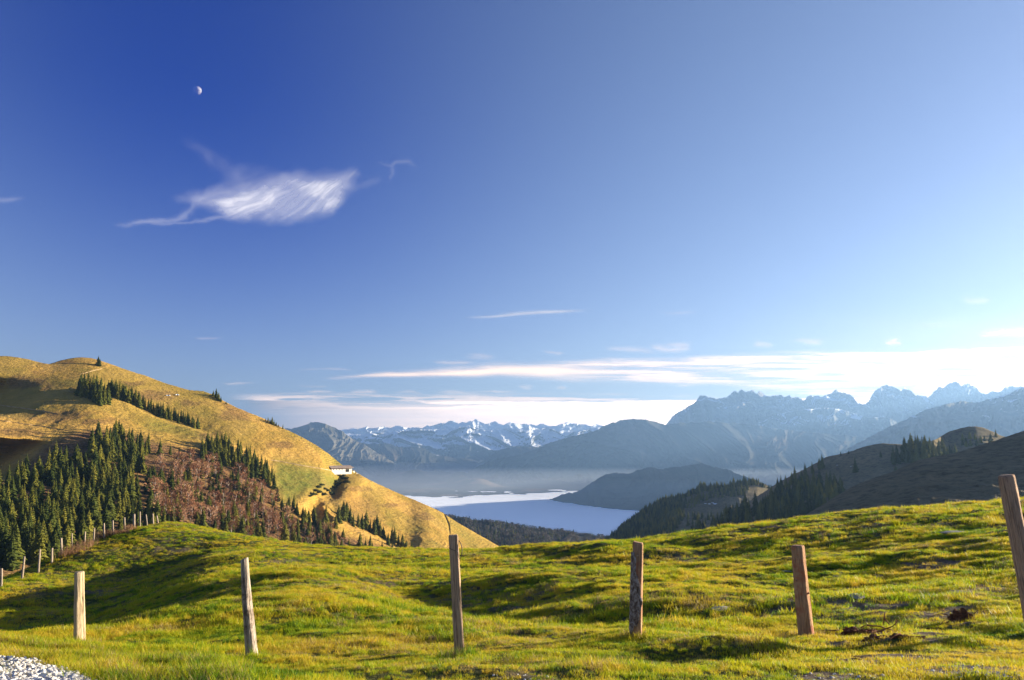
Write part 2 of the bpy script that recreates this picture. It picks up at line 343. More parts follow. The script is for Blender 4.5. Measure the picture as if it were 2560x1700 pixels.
# --- the fog lake
m = M('fog'); p = m.pos()
d1 = m.n('ShaderNodeBsdfDiffuse'); d2 = m.n('ShaderNodeBsdfDiffuse'); mx = m.n('ShaderNodeMixShader'); mx.inputs[0].default_value = 0.9
for d_ in (d1, d2): d_.inputs['Color'].default_value = (0.93, 0.94, 0.97, 1)
m.l(m.bump(m.noise(p, 0.0016, 4, 0.5), 0.5, 40), d1.inputs['Normal'])
cx = m.n('ShaderNodeCombineXYZ')            # droplets scatter the low sunlight whatever the tilt of the fog's top
for k, v in enumerate(SV): cx.inputs[k].default_value = v
m.l(cx.outputs[0], d2.inputs['Normal']); m.l(d1.outputs[0], mx.inputs[1]); m.l(d2.outputs[0], mx.inputs[2]); # fog scatters mostly forwards, so seen towards the sun it is brighter than a matt sheet
tr = m.n('ShaderNodeBsdfDiffuse'); tr.inputs['Color'].default_value = (0.60, 0.62, 0.66, 1); ads = m.n('ShaderNodeAddShader'); m.l(mx.outputs[0], ads.inputs[0]); m.l(tr.outputs[0], ads.inputs[1]); m.l(ads.outputs[0], m.out.inputs['Surface']); MAT_FOG = m.m
nx_, ny_ = 260, 200
X = np.linspace(-5200, 6500, nx_); Y = np.geomspace(2600, 9800, ny_); GX, GY = np.meshgrid(X, Y)
GZ = -500 + 7 * fbm(GX / 900, GY / 600, 4, 91) + 3 * fbm(GX / 200, GY / 150, 3, 92)
o = obj('fog_sea', mesh_np('fog_sea', np.stack([GX.ravel(), GY.ravel(), GZ.ravel()], 1), grid_faces(ny_, nx_), MAT_FOG)); tag(o, kind='stuff')

# --- wooded ridge just below us, in the notch
MAT_NOTCH = mat_forest_hill('notch_wood', (0.040,0.042,0.030), (0.060,0.055,0.042), (0.13,0.12,0.10), 0.05, 6)
notch = Land('wooded_slope', [(900,1200),(1000,1240),(1080,1275),(1110,1290),(1133,1293),(1160,1299),(1188,1301),(1215,1304),(1243,1305),(1270,1311),(1298,1315),(1325,1320),(1353,1323),(1380,1327),(1408,1327),(1435,1334),(1463,1337),(1502,1341),(1560,1350),(1700,1380),(1800,1400)], [(900,1460),(1800,1460)],
    [(900,1250),(1800,1250)], [(900,1900),(1250,2050),(1800,2300)], MAT_NOTCH, 920, 1790, 420, 90, 1.0, dspur(160, 60, 60, 93), lambda X, Y, U, PY, Vv: 10 * fbm(X / 60, Y / 60, 4, 8) * (1 - Vv ** 4), crest_rough=1.0, seed=27)
# ------------------------------------------------------------------ the golden hill on the left
m = M('dry_hill_grass'); p = m.pos()
a = m.noise(p, 0.014, 6, 0.62, 0.6); b = m.noise(p, 0.11, 5, 0.7); st = m.noise(m.pos((0.25, 0.25, 2.2)), 0.28, 5, 0.65, 0.8)
c = m.ramp(a, [(0.34, (0.27, 0.20, 0.032)), (0.47, (0.46, 0.275, 0.048)), (0.60, (0.58, 0.34, 0.075))])
c = m.mix(m.ramp(b, [(0.54, 0.0), (0.70, 0.38)]), c, (0.20, 0.11, 0.04))
c = m.mix(m.ramp(st, [(0.55, 0.0), (0.72, 0.55)]), c, (0.12, 0.075, 0.03))
sp = m.noise(p, 0.35, 4, 0.7)
c = m.mix(m.ramp(sp, [(0.35, 0.3), (0.6, 0.0)]), c, (0.22, 0.15, 0.035))
at_ = m.n('ShaderNodeAttribute'); at_.attribute_name = 'green'
c = m.mix(at_.outputs['Fac'], c, m.mix(m.ramp(b, [(0.4, 0.0), (0.6, 1.0)]), (0.11, 0.15, 0.02), (0.20, 0.19, 0.03)))
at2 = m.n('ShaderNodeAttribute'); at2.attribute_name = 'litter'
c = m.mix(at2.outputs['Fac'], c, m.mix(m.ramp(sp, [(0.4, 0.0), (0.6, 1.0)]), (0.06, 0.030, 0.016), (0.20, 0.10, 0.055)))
wv = m.n('ShaderNodeTexWave'); wv.wave_type = 'BANDS'; wv.bands_direction = 'Z'; wv.inputs['Scale'].default_value = 0.17; wv.inputs['Distortion'].default_value = 9.0; wv.inputs['Detail'].default_value = 3; wv.inputs['Detail Scale'].default_value = 0.35; m.l(p, wv.inputs['Vector'])
trk = m.math('MULTIPLY', wv.outputs['Fac'], m.ramp(m.noise(p, 0.02, 3), [(0.52, 0.0), (0.66, 1.0)]))
c = m.mix(m.math('MULTIPLY', trk, 0.14), c, (0.60, 0.38, 0.13))
h = m.math('ADD', m.math('MULTIPLY', trk, 0.30), m.math('MULTIPLY', b, 1.3))
h = m.math('ADD', h, m.math('ADD', m.math('MULTIPLY', st, 0.9), m.math('MULTIPLY', sp, 0.5)))
m.diffuse(c, normal=m.bump(h, 1.0, 1.7)); MAT_HILL = m.m

hill_crest = [(-700,990),(-400,930),(-200,900),(-60,891),(0,890),(30,891),(74,899),(100,906),(122,910),(136,906),(148,902),(174,896),(200,893),(229,895),(259,904),(296,917),(333,930),(370,941),(407,956),(444,967),(474,975),(511,978),(536,988),(562,1004),(592,1019),(619,1030),(652,1043),(686,1060),(720,1076),(754,1092),(788,1111),(822,1135),(845,1154),(856,1163),(873,1170),(890,1180),(907,1191),(941,1208),(974,1223),(1008,1238),(1042,1252),(1076,1267),(1110,1284),(1144,1306),(1178,1326),(1212,1345),(1246,1365),(1266,1376),(1330,1410)]
line_b = [(150,1000),(200,1008),(268,988),(300,1000),(340,1018),(385,1040),(430,1055),(470,1067),(500,1080)]
def hill_d(U, PY, Vv):
    d = 0
    # the near shoulder hides the foot of the tree line behind it
    w_ = sst(225, 275, U) * (1 - sst(320, 760, U))
    d = d + 34 * w_ * sst(-4, 12, pl(line_b + [(700, 1175), (800, 1200)], U) - PY) * (1 - sst(0.72, 0.96, Vv))
    # hollows that look away from the sun
    d = d + 0.42 * np.clip(16 * np.log1p(np.exp((105 - U) / 16)), 0, 110) * sst(1050, 1030, PY) * sst(930, 975, PY)
    d = d + 0.55 * np.clip(16 * np.log1p(np.exp((128 - U) / 16)), 0, 170) * sst(1225, 1190, PY) * sst(1098, 1118, PY)
    # gully under the hut
    gx = pl([(1150,905),(1200,850),(1250,800),(1330,780)], PY)
    gn = 14 * fbm(U / 24, PY / 24, 4, 141)
    d = d + 20 * np.exp(-((U - gx + gn) / 24) ** 2) * sst(1168, 1195, PY) * (1 - sst(1300, 1350, PY))
    d = d - 16 * np.exp(-((U - gx - 50 + gn) / 34) ** 2) * sst(1180, 1215, PY) * (1 - sst(1330, 1370, PY))
    # a narrow erosion crack low on the right-hand slope
    d = d + 5 * np.exp(-((U - pl([(1265, 1103), (1290, 1112), (1310, 1121), (1345, 1125)], PY)) / 2.4) ** 2) * sst(1262, 1272, PY) * sst(1340, 1328, PY)
    # spur carrying the lower tree row
    l2 = pl([(760,1240),(830,1290),(900,1335),(1000,1378),(1060,1400)], U)
    d = d + 26 * sst(800, 840, U) * (1 - sst(1010, 1080, U)) * sst(-2, 10, l2 - PY)
    return d
def hill_z(X, Y, U, PY, Vv):
    k = (1 - Vv ** 6)
    return (5.0 * fbm(X / 70, Y / 90, 5, 101) + 1.6 * ridged(X / 26, Y / 40, 4, 103) + 0.5 * fbm(X / 6, Y / 6, 3, 104)) * k
hill = Land('golden_hill', hill_crest, [(-700,1470),(0,1450),(400,1440),(1330,1440)], [(-700,300),(0,360),(400,430),(800,600),(1330,820)],
    [(-700,700),(0,840),(230,880),(500,900),(850,880),(1330,960)], MAT_HILL, -690, 1320, 1100, 330, 1.15, hill_d, hill_z, crest_r=3, back=0.25, crest_rough=0.8, seed=30, dsm=90)
def add_attr(land, name, arr):
    me = land.o.data; n = len(me.vertices); full = np.zeros(n, np.float32); nu = len(land.u)
    full[nu:nu + arr.size] = arr.ravel(); at = me.attributes.new(name, 'FLOAT', 'POINT'); at.data.foreach_set('value', full)
def poly_mask(poly, U, PY, soft):
    """1 inside a polygon of photograph coordinates, soft at the edge"""
    P = np.array(poly, float); ins = np.zeros(U.shape, bool); dist = np.full(U.shape, 1e9)
    for i in range(len(P)):
        x0, y0 = P[i]; x1, y1 = P[(i + 1) % len(P)]
        cond = ((y0 > PY) != (y1 > PY)); xx = (x1 - x0) * (PY - y0) / ((y1 - y0) if y1 != y0 else 1e-9) + x0
        ins ^= cond & (U < xx)
        dx, dy = x1 - x0, y1 - y0; t = np.clip(((U - x0) * dx + (PY - y0) * dy) / (dx * dx + dy * dy + 1e-9), 0, 1)
        dist = np.minimum(dist, np.hypot(U - x0 - t * dx, PY - y0 - t * dy))
    sd = np.where(ins, dist, -dist); return sst(-soft, soft, sd)
U_ = np.broadcast_to(hill.u[None], hill.py.shape)
gr = poly_mask([(690,1150),(760,1160),(830,1182),(860,1195),(850,1230),(780,1225),(740,1250),(710,1260),(680,1210)], U_, hill.py, 22)
gr = np.maximum(gr, 0.45 * poly_mask([(240,925),(420,975),(560,1030),(620,1090),(560,1080),(400,1000)], U_, hill.py, 30))
gr = np.maximum(gr, 0.30 * sst(0.5, 0.62, vnoise(hill.X / 60, hill.Y / 60, 44)))
add_attr(hill, 'green', gr * 0.85)
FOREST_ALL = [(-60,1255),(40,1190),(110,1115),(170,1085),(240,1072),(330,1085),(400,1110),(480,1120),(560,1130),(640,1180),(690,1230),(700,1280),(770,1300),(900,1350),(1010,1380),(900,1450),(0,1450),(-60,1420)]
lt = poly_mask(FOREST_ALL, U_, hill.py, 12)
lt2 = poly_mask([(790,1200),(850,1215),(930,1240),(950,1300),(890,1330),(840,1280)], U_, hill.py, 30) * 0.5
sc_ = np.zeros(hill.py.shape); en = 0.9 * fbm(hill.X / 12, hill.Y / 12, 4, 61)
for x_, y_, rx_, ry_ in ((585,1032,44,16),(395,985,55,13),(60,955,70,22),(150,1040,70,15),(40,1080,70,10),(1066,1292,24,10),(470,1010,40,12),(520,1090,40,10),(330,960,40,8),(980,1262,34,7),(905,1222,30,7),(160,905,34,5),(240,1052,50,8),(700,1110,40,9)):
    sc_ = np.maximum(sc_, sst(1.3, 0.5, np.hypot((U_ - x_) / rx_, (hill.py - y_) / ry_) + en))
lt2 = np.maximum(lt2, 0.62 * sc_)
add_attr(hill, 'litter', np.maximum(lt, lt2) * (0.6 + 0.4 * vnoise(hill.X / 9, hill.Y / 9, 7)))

# ------------------------------------------------------------------ the hills on the right
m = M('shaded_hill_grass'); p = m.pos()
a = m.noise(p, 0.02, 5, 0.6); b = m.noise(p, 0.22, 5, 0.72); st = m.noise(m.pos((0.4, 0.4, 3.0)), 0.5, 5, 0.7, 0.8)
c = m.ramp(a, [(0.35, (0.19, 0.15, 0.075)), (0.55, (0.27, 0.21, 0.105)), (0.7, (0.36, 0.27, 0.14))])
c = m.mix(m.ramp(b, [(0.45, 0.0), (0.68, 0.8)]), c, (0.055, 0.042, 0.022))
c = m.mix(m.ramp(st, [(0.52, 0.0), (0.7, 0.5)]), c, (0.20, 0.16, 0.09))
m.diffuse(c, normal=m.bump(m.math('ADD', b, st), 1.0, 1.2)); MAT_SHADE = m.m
far_crest = [(1380,1420),(1478,1378),(1520,1344),(1567,1310),(1591,1288),(1620,1270),(1661,1250),(1694,1240),(1727,1229),(1760,1220),(1800,1214),(1830,1212),(1860,1206),(1890,1203),(1915,1212),(1940,1235),(2000,1290),(2100,1340)]
def far_d(U, PY, Vv): return -70 * (ridged(U / 90, PY / 70, 4, 111) - 0.4) * (1.1 - Vv)
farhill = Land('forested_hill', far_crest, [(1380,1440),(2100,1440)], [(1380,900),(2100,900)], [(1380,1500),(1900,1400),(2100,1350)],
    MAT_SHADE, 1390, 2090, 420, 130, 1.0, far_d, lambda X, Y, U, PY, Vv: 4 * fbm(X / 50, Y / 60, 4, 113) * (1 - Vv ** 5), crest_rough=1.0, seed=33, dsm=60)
mid_hill_crest = [(1560,1440),(1650,1390),(1750,1335),(1810,1295),(1860,1262),(1900,1236),(1940,1210),(1980,1188),(2020,1168),(2047,1154),(2066,1142),(2085,1138),(2099,1136),(2132,1127),(2155,1118),(2179,1112),(2205,1108),(2240,1110),(2270,1112),(2300,1110),(2330,1102),(2350,1093),(2357,1088),(2371,1080),(2390,1074),(2404,1070),(2420,1067),(2437,1066),(2455,1068),(2465,1072),(2485,1080),(2500,1088),(2530,1098),(2560,1105),(2700,1090),(2900,1050),(3200,1060)]
def mid_d(U, PY, Vv):
    d = -34 * (ridged(U / 130, PY / 90, 4, 117) - 0.4) * (1.1 - Vv)
    return d + 60 * sst(2330, 2370, U) * (1 - sst(2520, 2600, U)) * sst(0.72, 0.86, Vv)
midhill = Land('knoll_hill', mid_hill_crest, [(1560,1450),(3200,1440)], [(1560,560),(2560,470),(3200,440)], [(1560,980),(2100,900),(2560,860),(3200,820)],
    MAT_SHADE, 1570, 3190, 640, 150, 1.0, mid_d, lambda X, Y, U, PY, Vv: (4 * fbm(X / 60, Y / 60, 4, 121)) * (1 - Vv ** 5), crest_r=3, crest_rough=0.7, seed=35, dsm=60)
near_crest = [(1900,1350),(1950,1322),(1981,1306),(2000,1296),(2014,1288),(2035,1274),(2061,1259),(2085,1243),(2108,1230),(2130,1217),(2155,1206),(2190,1193),(2226,1182),(2260,1166),(2296,1150),(2340,1141),(2390,1132),(2437,1117),(2484,1103),(2520,1090),(2560,1077),(2700,1035),(3000,960),(3400,930)]
def near_d(U, PY, Vv): return -16 * (ridged(U / 150, PY / 50, 4, 127) - 0.4) * (1.15 - Vv)
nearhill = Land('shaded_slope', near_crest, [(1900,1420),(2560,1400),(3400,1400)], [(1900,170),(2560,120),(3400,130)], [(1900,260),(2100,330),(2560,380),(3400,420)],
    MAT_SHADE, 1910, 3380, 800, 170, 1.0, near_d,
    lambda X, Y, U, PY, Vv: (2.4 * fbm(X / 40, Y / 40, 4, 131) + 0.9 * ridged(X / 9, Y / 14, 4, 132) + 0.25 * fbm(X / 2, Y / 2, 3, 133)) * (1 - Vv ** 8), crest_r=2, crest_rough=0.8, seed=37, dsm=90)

# ------------------------------------------------------------------ the meadow
CTL = [(-500,1700,7),(0,1700,6.4),(300,1700,6.1),(640,1700,6),(1280,1700,6),(1900,1700,6),(2560,1700,6),(3000,1700,6),
 (0,1598,10.5),(198,1612,11.5),(400,1640,9.6),(630,1637,9.3),(900,1640,8.8),(1148,1635,8.3),(1590,1606,9),(2014,1576,10.6),(2570,1545,9.6),
 (-300,1600,11),(0,1575,21),(198,1560,20),(400,1560,16),(640,1555,13.5),(900,1560,13),(1150,1550,12.5),(1590,1525,14),(2014,1505,16),(2560,1470,14),
 (3,1467,43),(55,1443,48),(97,1424,52),(155,1389,56),(211,1364,59),(233,1360,61),(283,1339,64),(312,1330,66),(350,1319,68),(412,1318,71),
 (480,1321,71),(560,1330,69),(650,1345,65),(759,1362,61),(870,1372,57),(1050,1376,55),(1260,1376,54),(1400,1368,52),(1500,1358,50),(1700,1335,46),(2000,1305,42),(2250,1280,40),(2560,1258,37),(2900,1240,35),
 (120,1500,40),(350,1420,50),(500,1400,43),(700,1420,42),(1000,1420,39),(1500,1410,34),(2000,1390,28),(2560,1355,23),
 (0,1530,35),(200,1520,30),(400,1480,31),(640,1470,26),(1590,1490,16),(1350,1500,18.5),(1100,1500,20.5),(900,1510,20),(1150,1462,25),(1590,1455,22),(2100,1440,20)]
P3 = [tuple(at_depth(x, y, d)) for x, y, d in CTL]
P3 += [(30,5,-1.3),(42,18,-1.4),(55,38,-1.6),(75,45,-2.2),(70,0,-1.0),(-18,4,-3.4),(-30,6,-6.0),(-34,30,-10.5),(-50,40,-15),(-46,62,-19),(-60,85,-30),(-34,82,-19),(-22,95,-24),(0,80,-15.5),(0,105,-26),(25,78,-12),(35,100,-20),(60,80,-9),(70,100,-15),
       (-14,-14,-1.9),(0,-14,-1.5),(14,-14,-1.2),(0,0,-1.62),(-5,0,-1.72),(6,0,-1.5),(0,3,-1.66),(-8,3,-2.0)]
P3 = np.array(P3)
def tps(r2): return np.where(r2 > 1e-9, 0.5 * r2 * np.log(np.maximum(r2, 1e-9)), 0)
SX = 20.0; cx_, cy_ = P3[:, 0] / SX, P3[:, 1] / SX; n_ = len(P3)
K = tps((cx_[:, None] - cx_[None]) ** 2 + (cy_[:, None] - cy_[None]) ** 2) + np.eye(n_) * 2e-4
A = np.zeros((n_ + 3, n_ + 3)); A[:n_, :n_] = K; Pm = np.stack([np.ones(n_), cx_, cy_], 1); A[:n_, n_:] = Pm; A[n_:, :n_] = Pm.T
Wt = np.linalg.solve(A, np.concatenate([P3[:, 2], np.zeros(3)]))
def meadow_base(X, Y):
    X = np.asarray(X, float); Y = np.asarray(Y, float); x = X.ravel() / SX; y = Y.ravel() / SX
    out = np.zeros(x.size)
    for s in range(0, x.size, 20000):
        xs, ys = x[s:s + 20000], y[s:s + 20000]
        out[s:s + 20000] = tps((xs[:, None] - cx_[None]) ** 2 + (ys[:, None] - cy_[None]) ** 2) @ Wt[:n_] + Wt[n_] + Wt[n_ + 1] * xs + Wt[n_ + 2] * ys
    return out.reshape(X.shape)
def bumps(X, Y):
    f = np.clip((Y - 7) / 12, 0.22, 1)
    z = 0.17 * fbm(X / 2.4, Y / 2.2, 5, 201, 0.6) * f + 0.05 * fbm(X / 1.1, Y / 0.9, 3, 207) * sst(16, 9, Y) + 0.20 * fbm(X / 9.0, Y / 5.0, 3, 202) * f
    z = z + (0.042 + 0.055 * f) * fbm(X / 0.60, Y / 0.5, 3, 203)
    # low swells across the line of the sun, whose lee sides lie in shade
    u = X * 0.9455 + Y * 0.3256; w1 = 1.2 * fbm(X / 7, Y / 7, 3, 206)
    A = sst(12.5, 18, Y) * sst(64, 46, Y); B = sst(11, 14.5, Y) * sst(31, 24, Y); C = sst(30, 36, Y) * sst(52, 44, Y)
    z = z + A * (0.36 * np.exp(-((u - 1.2 + w1) / 3.2) ** 2) - 0.72 * np.exp(-((u + 6.0 + w1) / 3.6) ** 2))
    z = z + B * (0.14 * np.exp(-((u - 9.2 + w1) / 1.8) ** 2) - 0.44 * np.exp(-((u - 5.4 + w1) / 2.0) ** 2))
    z = z + 0.25 * C * np.exp(-((u - 17 + w1) / 1.6) ** 2)
    z = z + 0.14 * sst(7.4, 8.2, Y) * sst(10.5, 9.4, Y) * np.exp(-((u - 4.6) / 0.8) ** 2)
    return z
# a shallow dip along the line of the fence
def verge(X, Y): return -0.085 * sst(6.0, 7.6, Y) * sst(14, 11.4, Y)
NR, NC = 380, 620
Yr = np.concatenate([np.linspace(-15, 2.5, 14), np.geomspace(3.0, 112, NR - 14)])
t = np.linspace(-1, 1, NC)
GY = np.repeat(Yr[:, None], NC, 1); half = 11 + 0.92 * np.maximum(Yr, 0); GX = t[None] * half[:, None]
GZ = meadow_base(GX, GY) + bumps(GX, GY) + verge(GX, GY)
mpx, mpy = project(GX[14:], GY[14:], GZ[14:])
class Meadow:
    def at(s, x, y, dmax=110.0):
        a, c = ray(x, y); Yd = np.geomspace(3.5, dmax, 900); Xd = a * Yd; Zd = c * Yd
        g = meadow_base(Xd, Yd) + bumps(Xd, Yd) + verge(Xd, Yd); k = int(np.argmax(Zd <= g))
        if not (Zd <= g).any(): k = int(np.argmin(Zd - g))
        return Vector((float(Xd[k]), float(Yd[k]), float(g[k])))
    def z(s, x, y): return float((meadow_base(np.array([x]), np.array([y])) + bumps(np.array([x]), np.array([y])) + verge(np.array([x]), np.array([y])))[0])
meadow = Meadow()
# bare soil patches of the photograph (x, y, half width, half height)
SOIL = [(1240,1495,175,36),(1130,1450,90,13),(420,1375,60,9),(2330,1410,110,18),(2470,1470,60,14),(250,1480,90,14),(980,1455,90,10),(1720,1395,60,16),
        (2200,1585,110,17),(2330,1600,60,14),(2400,1540,80,22),(2260,1640,90,9),(2400,1672,150,14),(2060,1690,70,14),(1960,1500,26,7),(620,1510,55,8),(300,1452,30,6),(1290,1690,60,8),(2130,1650,60,8),(440,1348,120,7),(1180,1640,60,8),(1450,1628,70,8),(690,1402,50,6)]
def soil(X, Y, Z):
    px, py = project(X, Y, Z); v = np.zeros(px.shape); nn = fbm(X / 0.8, Y / 0.8, 4, 211) * 0.8
    for x, y, rx, ry in SOIL:
        v = np.maximum(v, sst(1.25, 0.55, np.hypot((px - x) / rx, (py - y) / ry) + nn))
    v = np.maximum(v, 0.7 * sst(0.64, 0.78, vnoise(X / 1.9 + 3, Y / 1.3, 215) * 0.75 + 0.25 * vnoise(X / 0.4, Y / 0.4, 216)) )
    return v * (0.55 + 0.45 * (px > 1900))
GRAVEL = [(-40,1652),(50,1653),(95,1664),(140,1682),(190,1694),(225,1712),(300,1750),(-40,1800)]
m = M('meadow_soil'); p = m.pos()
a = m.noise(p, 0.5, 5, 0.6); b = m.noise(p, 7.0, 5, 0.75); d = m.noise(p, 28, 3, 0.7)
c = m.ramp(a, [(0.38, (0.060, 0.085, 0.014)), (0.55, (0.11, 0.115, 0.022)), (0.66, (0.17, 0.13, 0.045))])
c = m.mix(m.ramp(b, [(0.35, 0.8), (0.6, 0.0)]), c, (0.040, 0.045, 0.012))
s_ = m.n('ShaderNodeAttribute'); s_.attribute_name = 'soil'
c = m.mix(m.ramp(s_.outputs['Fac'], [(0.25, 0.0), (0.75, 1.0)]), c, m.ramp(b, [(0.3, (0.10, 0.065, 0.040)), (0.55, (0.20, 0.145, 0.10)), (0.72, (0.36, 0.29, 0.21))]))
m.diffuse(c, normal=m.bump(m.math('ADD', b, m.math('MULTIPLY', d, 0.4)), 1.0, 0.05)); MAT_MEADOW = m.m
me = mesh_np('meadow', np.stack([GX.ravel(), GY.ravel(), GZ.ravel()], 1), grid_faces(NR, NC), MAT_MEADOW)
sv = np.zeros(GX.shape); sv[14:] = soil(GX[14:], GY[14:], GZ[14:])
at = me.attributes.new('soil', 'FLOAT', 'POINT'); at.data.foreach_set('value', sv.astype(np.float32).ravel())
tag(obj('meadow', me), kind='structure')
# ------------------------------------------------------------------ grass on the meadow (stuff, geometry nodes)
m = M('grass_blades'); p = m.pos()
a = m.noise(p, 0.35, 4, 0.6); b = m.noise(p, 2.2, 4, 0.65); oi = m.n('ShaderNodeObjectInfo')
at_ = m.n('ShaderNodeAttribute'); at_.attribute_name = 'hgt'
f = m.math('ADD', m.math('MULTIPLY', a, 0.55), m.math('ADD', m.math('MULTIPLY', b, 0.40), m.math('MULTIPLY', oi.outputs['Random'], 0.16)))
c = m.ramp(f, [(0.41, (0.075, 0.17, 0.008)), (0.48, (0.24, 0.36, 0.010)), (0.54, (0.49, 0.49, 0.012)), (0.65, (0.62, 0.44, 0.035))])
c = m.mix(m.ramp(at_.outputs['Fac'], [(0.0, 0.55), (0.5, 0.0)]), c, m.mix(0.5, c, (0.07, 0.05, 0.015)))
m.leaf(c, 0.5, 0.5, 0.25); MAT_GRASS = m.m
m = M('straw_blades'); m.leaf(m.ramp(m.noise(m.pos(), 3.0), [(0.4, (0.36, 0.24, 0.08)), (0.6, (0.50, 0.38, 0.17))]), 0.35, 0.6, 0.2); MAT_STRAW = m.m

def tuft(name, n, rad, hmin, hmax, width, mat, lean=0.5, seed=0):
    r = np.random.default_rng(seed); V = []; F = []; Hh = []
    for k in range(n):
        q = rad * math.sqrt(r.random()); th = r.random() * 2 * math.pi; x, y = q * math.cos(th), q * math.sin(th)
        h = hmin + (hmax - hmin) * r.random() ** 1.4; az = r.random() * 2 * math.pi; ln = lean * (0.25 + r.random()) * h
        wv = width * (0.6 + 0.8 * r.random()); px_, py_ = math.cos(az + 1.57), math.sin(az + 1.57)
        base = len(V)
        for s, wd in ((0, 1.0), (0.45, 0.85), (0.8, 0.5)):
            cx, cy, cz = x + math.cos(az) * ln * s * s, y + math.sin(az) * ln * s * s, h * s - 0.01
            V += [(cx - px_ * wv * wd / 2, cy - py_ * wv * wd / 2, cz), (cx + px_ * wv * wd / 2, cy + py_ * wv * wd / 2, cz)]; Hh += [s, s]
        V.append((x + math.cos(az) * ln, y + math.sin(az) * ln, h)); Hh.append(1.0)
        F += [(base, base + 1, base + 3), (base, base + 3, base + 2), (base + 2, base + 3, base + 5), (base + 2, base + 5, base + 4), (base + 4, base + 5, base + 6)]
    me = mesh_np(name, V, F, mat); at = me.attributes.new('hgt', 'FLOAT', 'POINT'); at.data.foreach_set('value', np.array(Hh, np.float32)); return me

def scatter(name, meshes, P, rotz, scl, pick, mat=None, tilt=None):
    """one object of many small pieces: geometry nodes place copies of the source meshes on the points"""
    src = bpy.data.collections.new(name + '_sources')
    for k, me in enumerate(meshes):
        src.objects.link(bpy.data.objects.new('%s_source_%s' % (name, 'abcdefgh'[k]), me))
    me = bpy.data.meshes.new(name); n = len(P); me.vertices.add(n); me.vertices.foreach_set('co', np.asarray(P, np.float32).ravel())
    rot = np.zeros((n, 3), np.float32); rot[:, 2] = rotz
    if tilt is not None: rot[:, :2] = tilt
    sc3 = np.asarray(scl, np.float32)
    if sc3.ndim == 1: sc3 = np.repeat(sc3[:, None], 3, 1)
    for nm, ty, arr in (('rot', 'FLOAT_VECTOR', rot), ('scl', 'FLOAT_VECTOR', sc3)):
        a = me.attributes.new(nm, ty, 'POINT'); a.data.foreach_set('vector', arr.ravel())
    a = me.attributes.new('pick', 'INT', 'POINT'); a.data.foreach_set('value', np.asarray(pick, np.int32))
    me.update(); o = obj(name, me)
    g = bpy.data.node_groups.new(name, 'GeometryNodeTree')
    g.interface.new_socket('Geometry', in_out='INPUT', socket_type='NodeSocketGeometry'); g.interface.new_socket('Geometry', in_out='OUTPUT', socket_type='NodeSocketGeometry')
    gi = g.nodes.new('NodeGroupInput'); go = g.nodes.new('NodeGroupOutput'); ip = g.nodes.new('GeometryNodeInstanceOnPoints')
    ci = g.nodes.new('GeometryNodeCollectionInfo'); ci.inputs['Collection'].default_value = src; ci.inputs['Separate Children'].default_value = True; ci.inputs['Reset Children'].default_value = True
    def na(nm, ty):
        x = g.nodes.new('GeometryNodeInputNamedAttribute'); x.data_type = ty; x.inputs['Name'].default_value = nm; return x.outputs['Attribute']
    ip.inputs['Pick Instance'].default_value = True
    g.links.new(gi.outputs[0], ip.inputs['Points']); g.links.new(ci.outputs[0], ip.inputs['Instance'])
    g.links.new(na('rot', 'FLOAT_VECTOR'), ip.inputs['Rotation']); g.links.new(na('scl', 'FLOAT_VECTOR'), ip.inputs['Scale']); g.links.new(na('pick', 'INT'), ip.inputs['Instance Index'])
    g.links.new(ip.outputs[0], go.inputs[0])
    md = o.modifiers.new('scatter', 'NODES'); md.node_group = g
    return o
def meadow_points(n, y0, y1, seed, soft_soil=0.9, clump=0.0):
    r = np.random.default_rng(seed)
    Y = y0 + (y1 - y0) * r.random(n) ** 0.85; X = (r.random(n) * 2 - 1) * (1.6 + 0.74 * Y)
    Z = meadow_base(X, Y) + bumps(X, Y) + verge(X, Y); px, py = project(X, Y, Z)
    ok = (px > -160) & (px < 2720) & (py < 1790)
    so = soil(X, Y, Z); ok &= r.random(n) > so * soft_soil
    if clump: ok &= vnoise(X / 0.7, Y / 0.7, seed) + 0.6 * vnoise(X / 2.5, Y / 2.5, seed + 1) > clump
    gm = poly_mask(GRAVEL, px, py, 8); ok &= r.random(n) > gm * 0.98
    return X[ok], Y[ok], Z[ok], px[ok], py[ok], r
TU = [tuft('grass_tuft', 46, 0.085, 0.014, 0.048, 0.0050, MAT_GRASS, 0.8, k) for k in range(4)]
TU += [tuft('grass_tuft', 30, 0.05, 0.04, 0.095, 0.0055, MAT_GRASS, 0.7, 9), tuft('grass_tuft', 34, 0.09, 0.02, 0.05, 0.0045, MAT_STRAW, 0.9, 10)]
def grass(name, n, y0, y1, base_s, seed, soft=0.80):
    X, Y, Z, px, py, r = meadow_points(n, y0, y1, seed, soft)
    k = len(X); pick = r.integers(0, 4, k)
    tall = (vnoise(X / 0.9, Y / 0.9, 301) > 0.60) & (r.random(k) < 0.30); pick[tall] = 4
    straw = (vnoise(X / 2.0, Y / 1.2, 303) > 0.55) & (r.random(k) < 0.22); pick[straw] = 5
    s = base_s * (0.7 + 0.6 * r.random(k)) * (0.55 + 1.0 * vnoise(X / 0.8, Y / 0.6, 305))
    s = s * (1 - 0.30 * sst(12.0, 8.0, Y))
    return np.stack([X, Y, Z], 1), r.random(k) * 6.283, s, pick, r
def join_grass(parts):
    return [np.concatenate([q[i] for q in parts]) for i in range(4)]
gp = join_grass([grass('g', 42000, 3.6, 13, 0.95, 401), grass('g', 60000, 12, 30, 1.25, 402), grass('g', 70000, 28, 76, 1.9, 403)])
tag(scatter('grass', TU, *gp), 'short yellow green pasture grass covering the sloping meadow', 'grass', None, 'stuff')
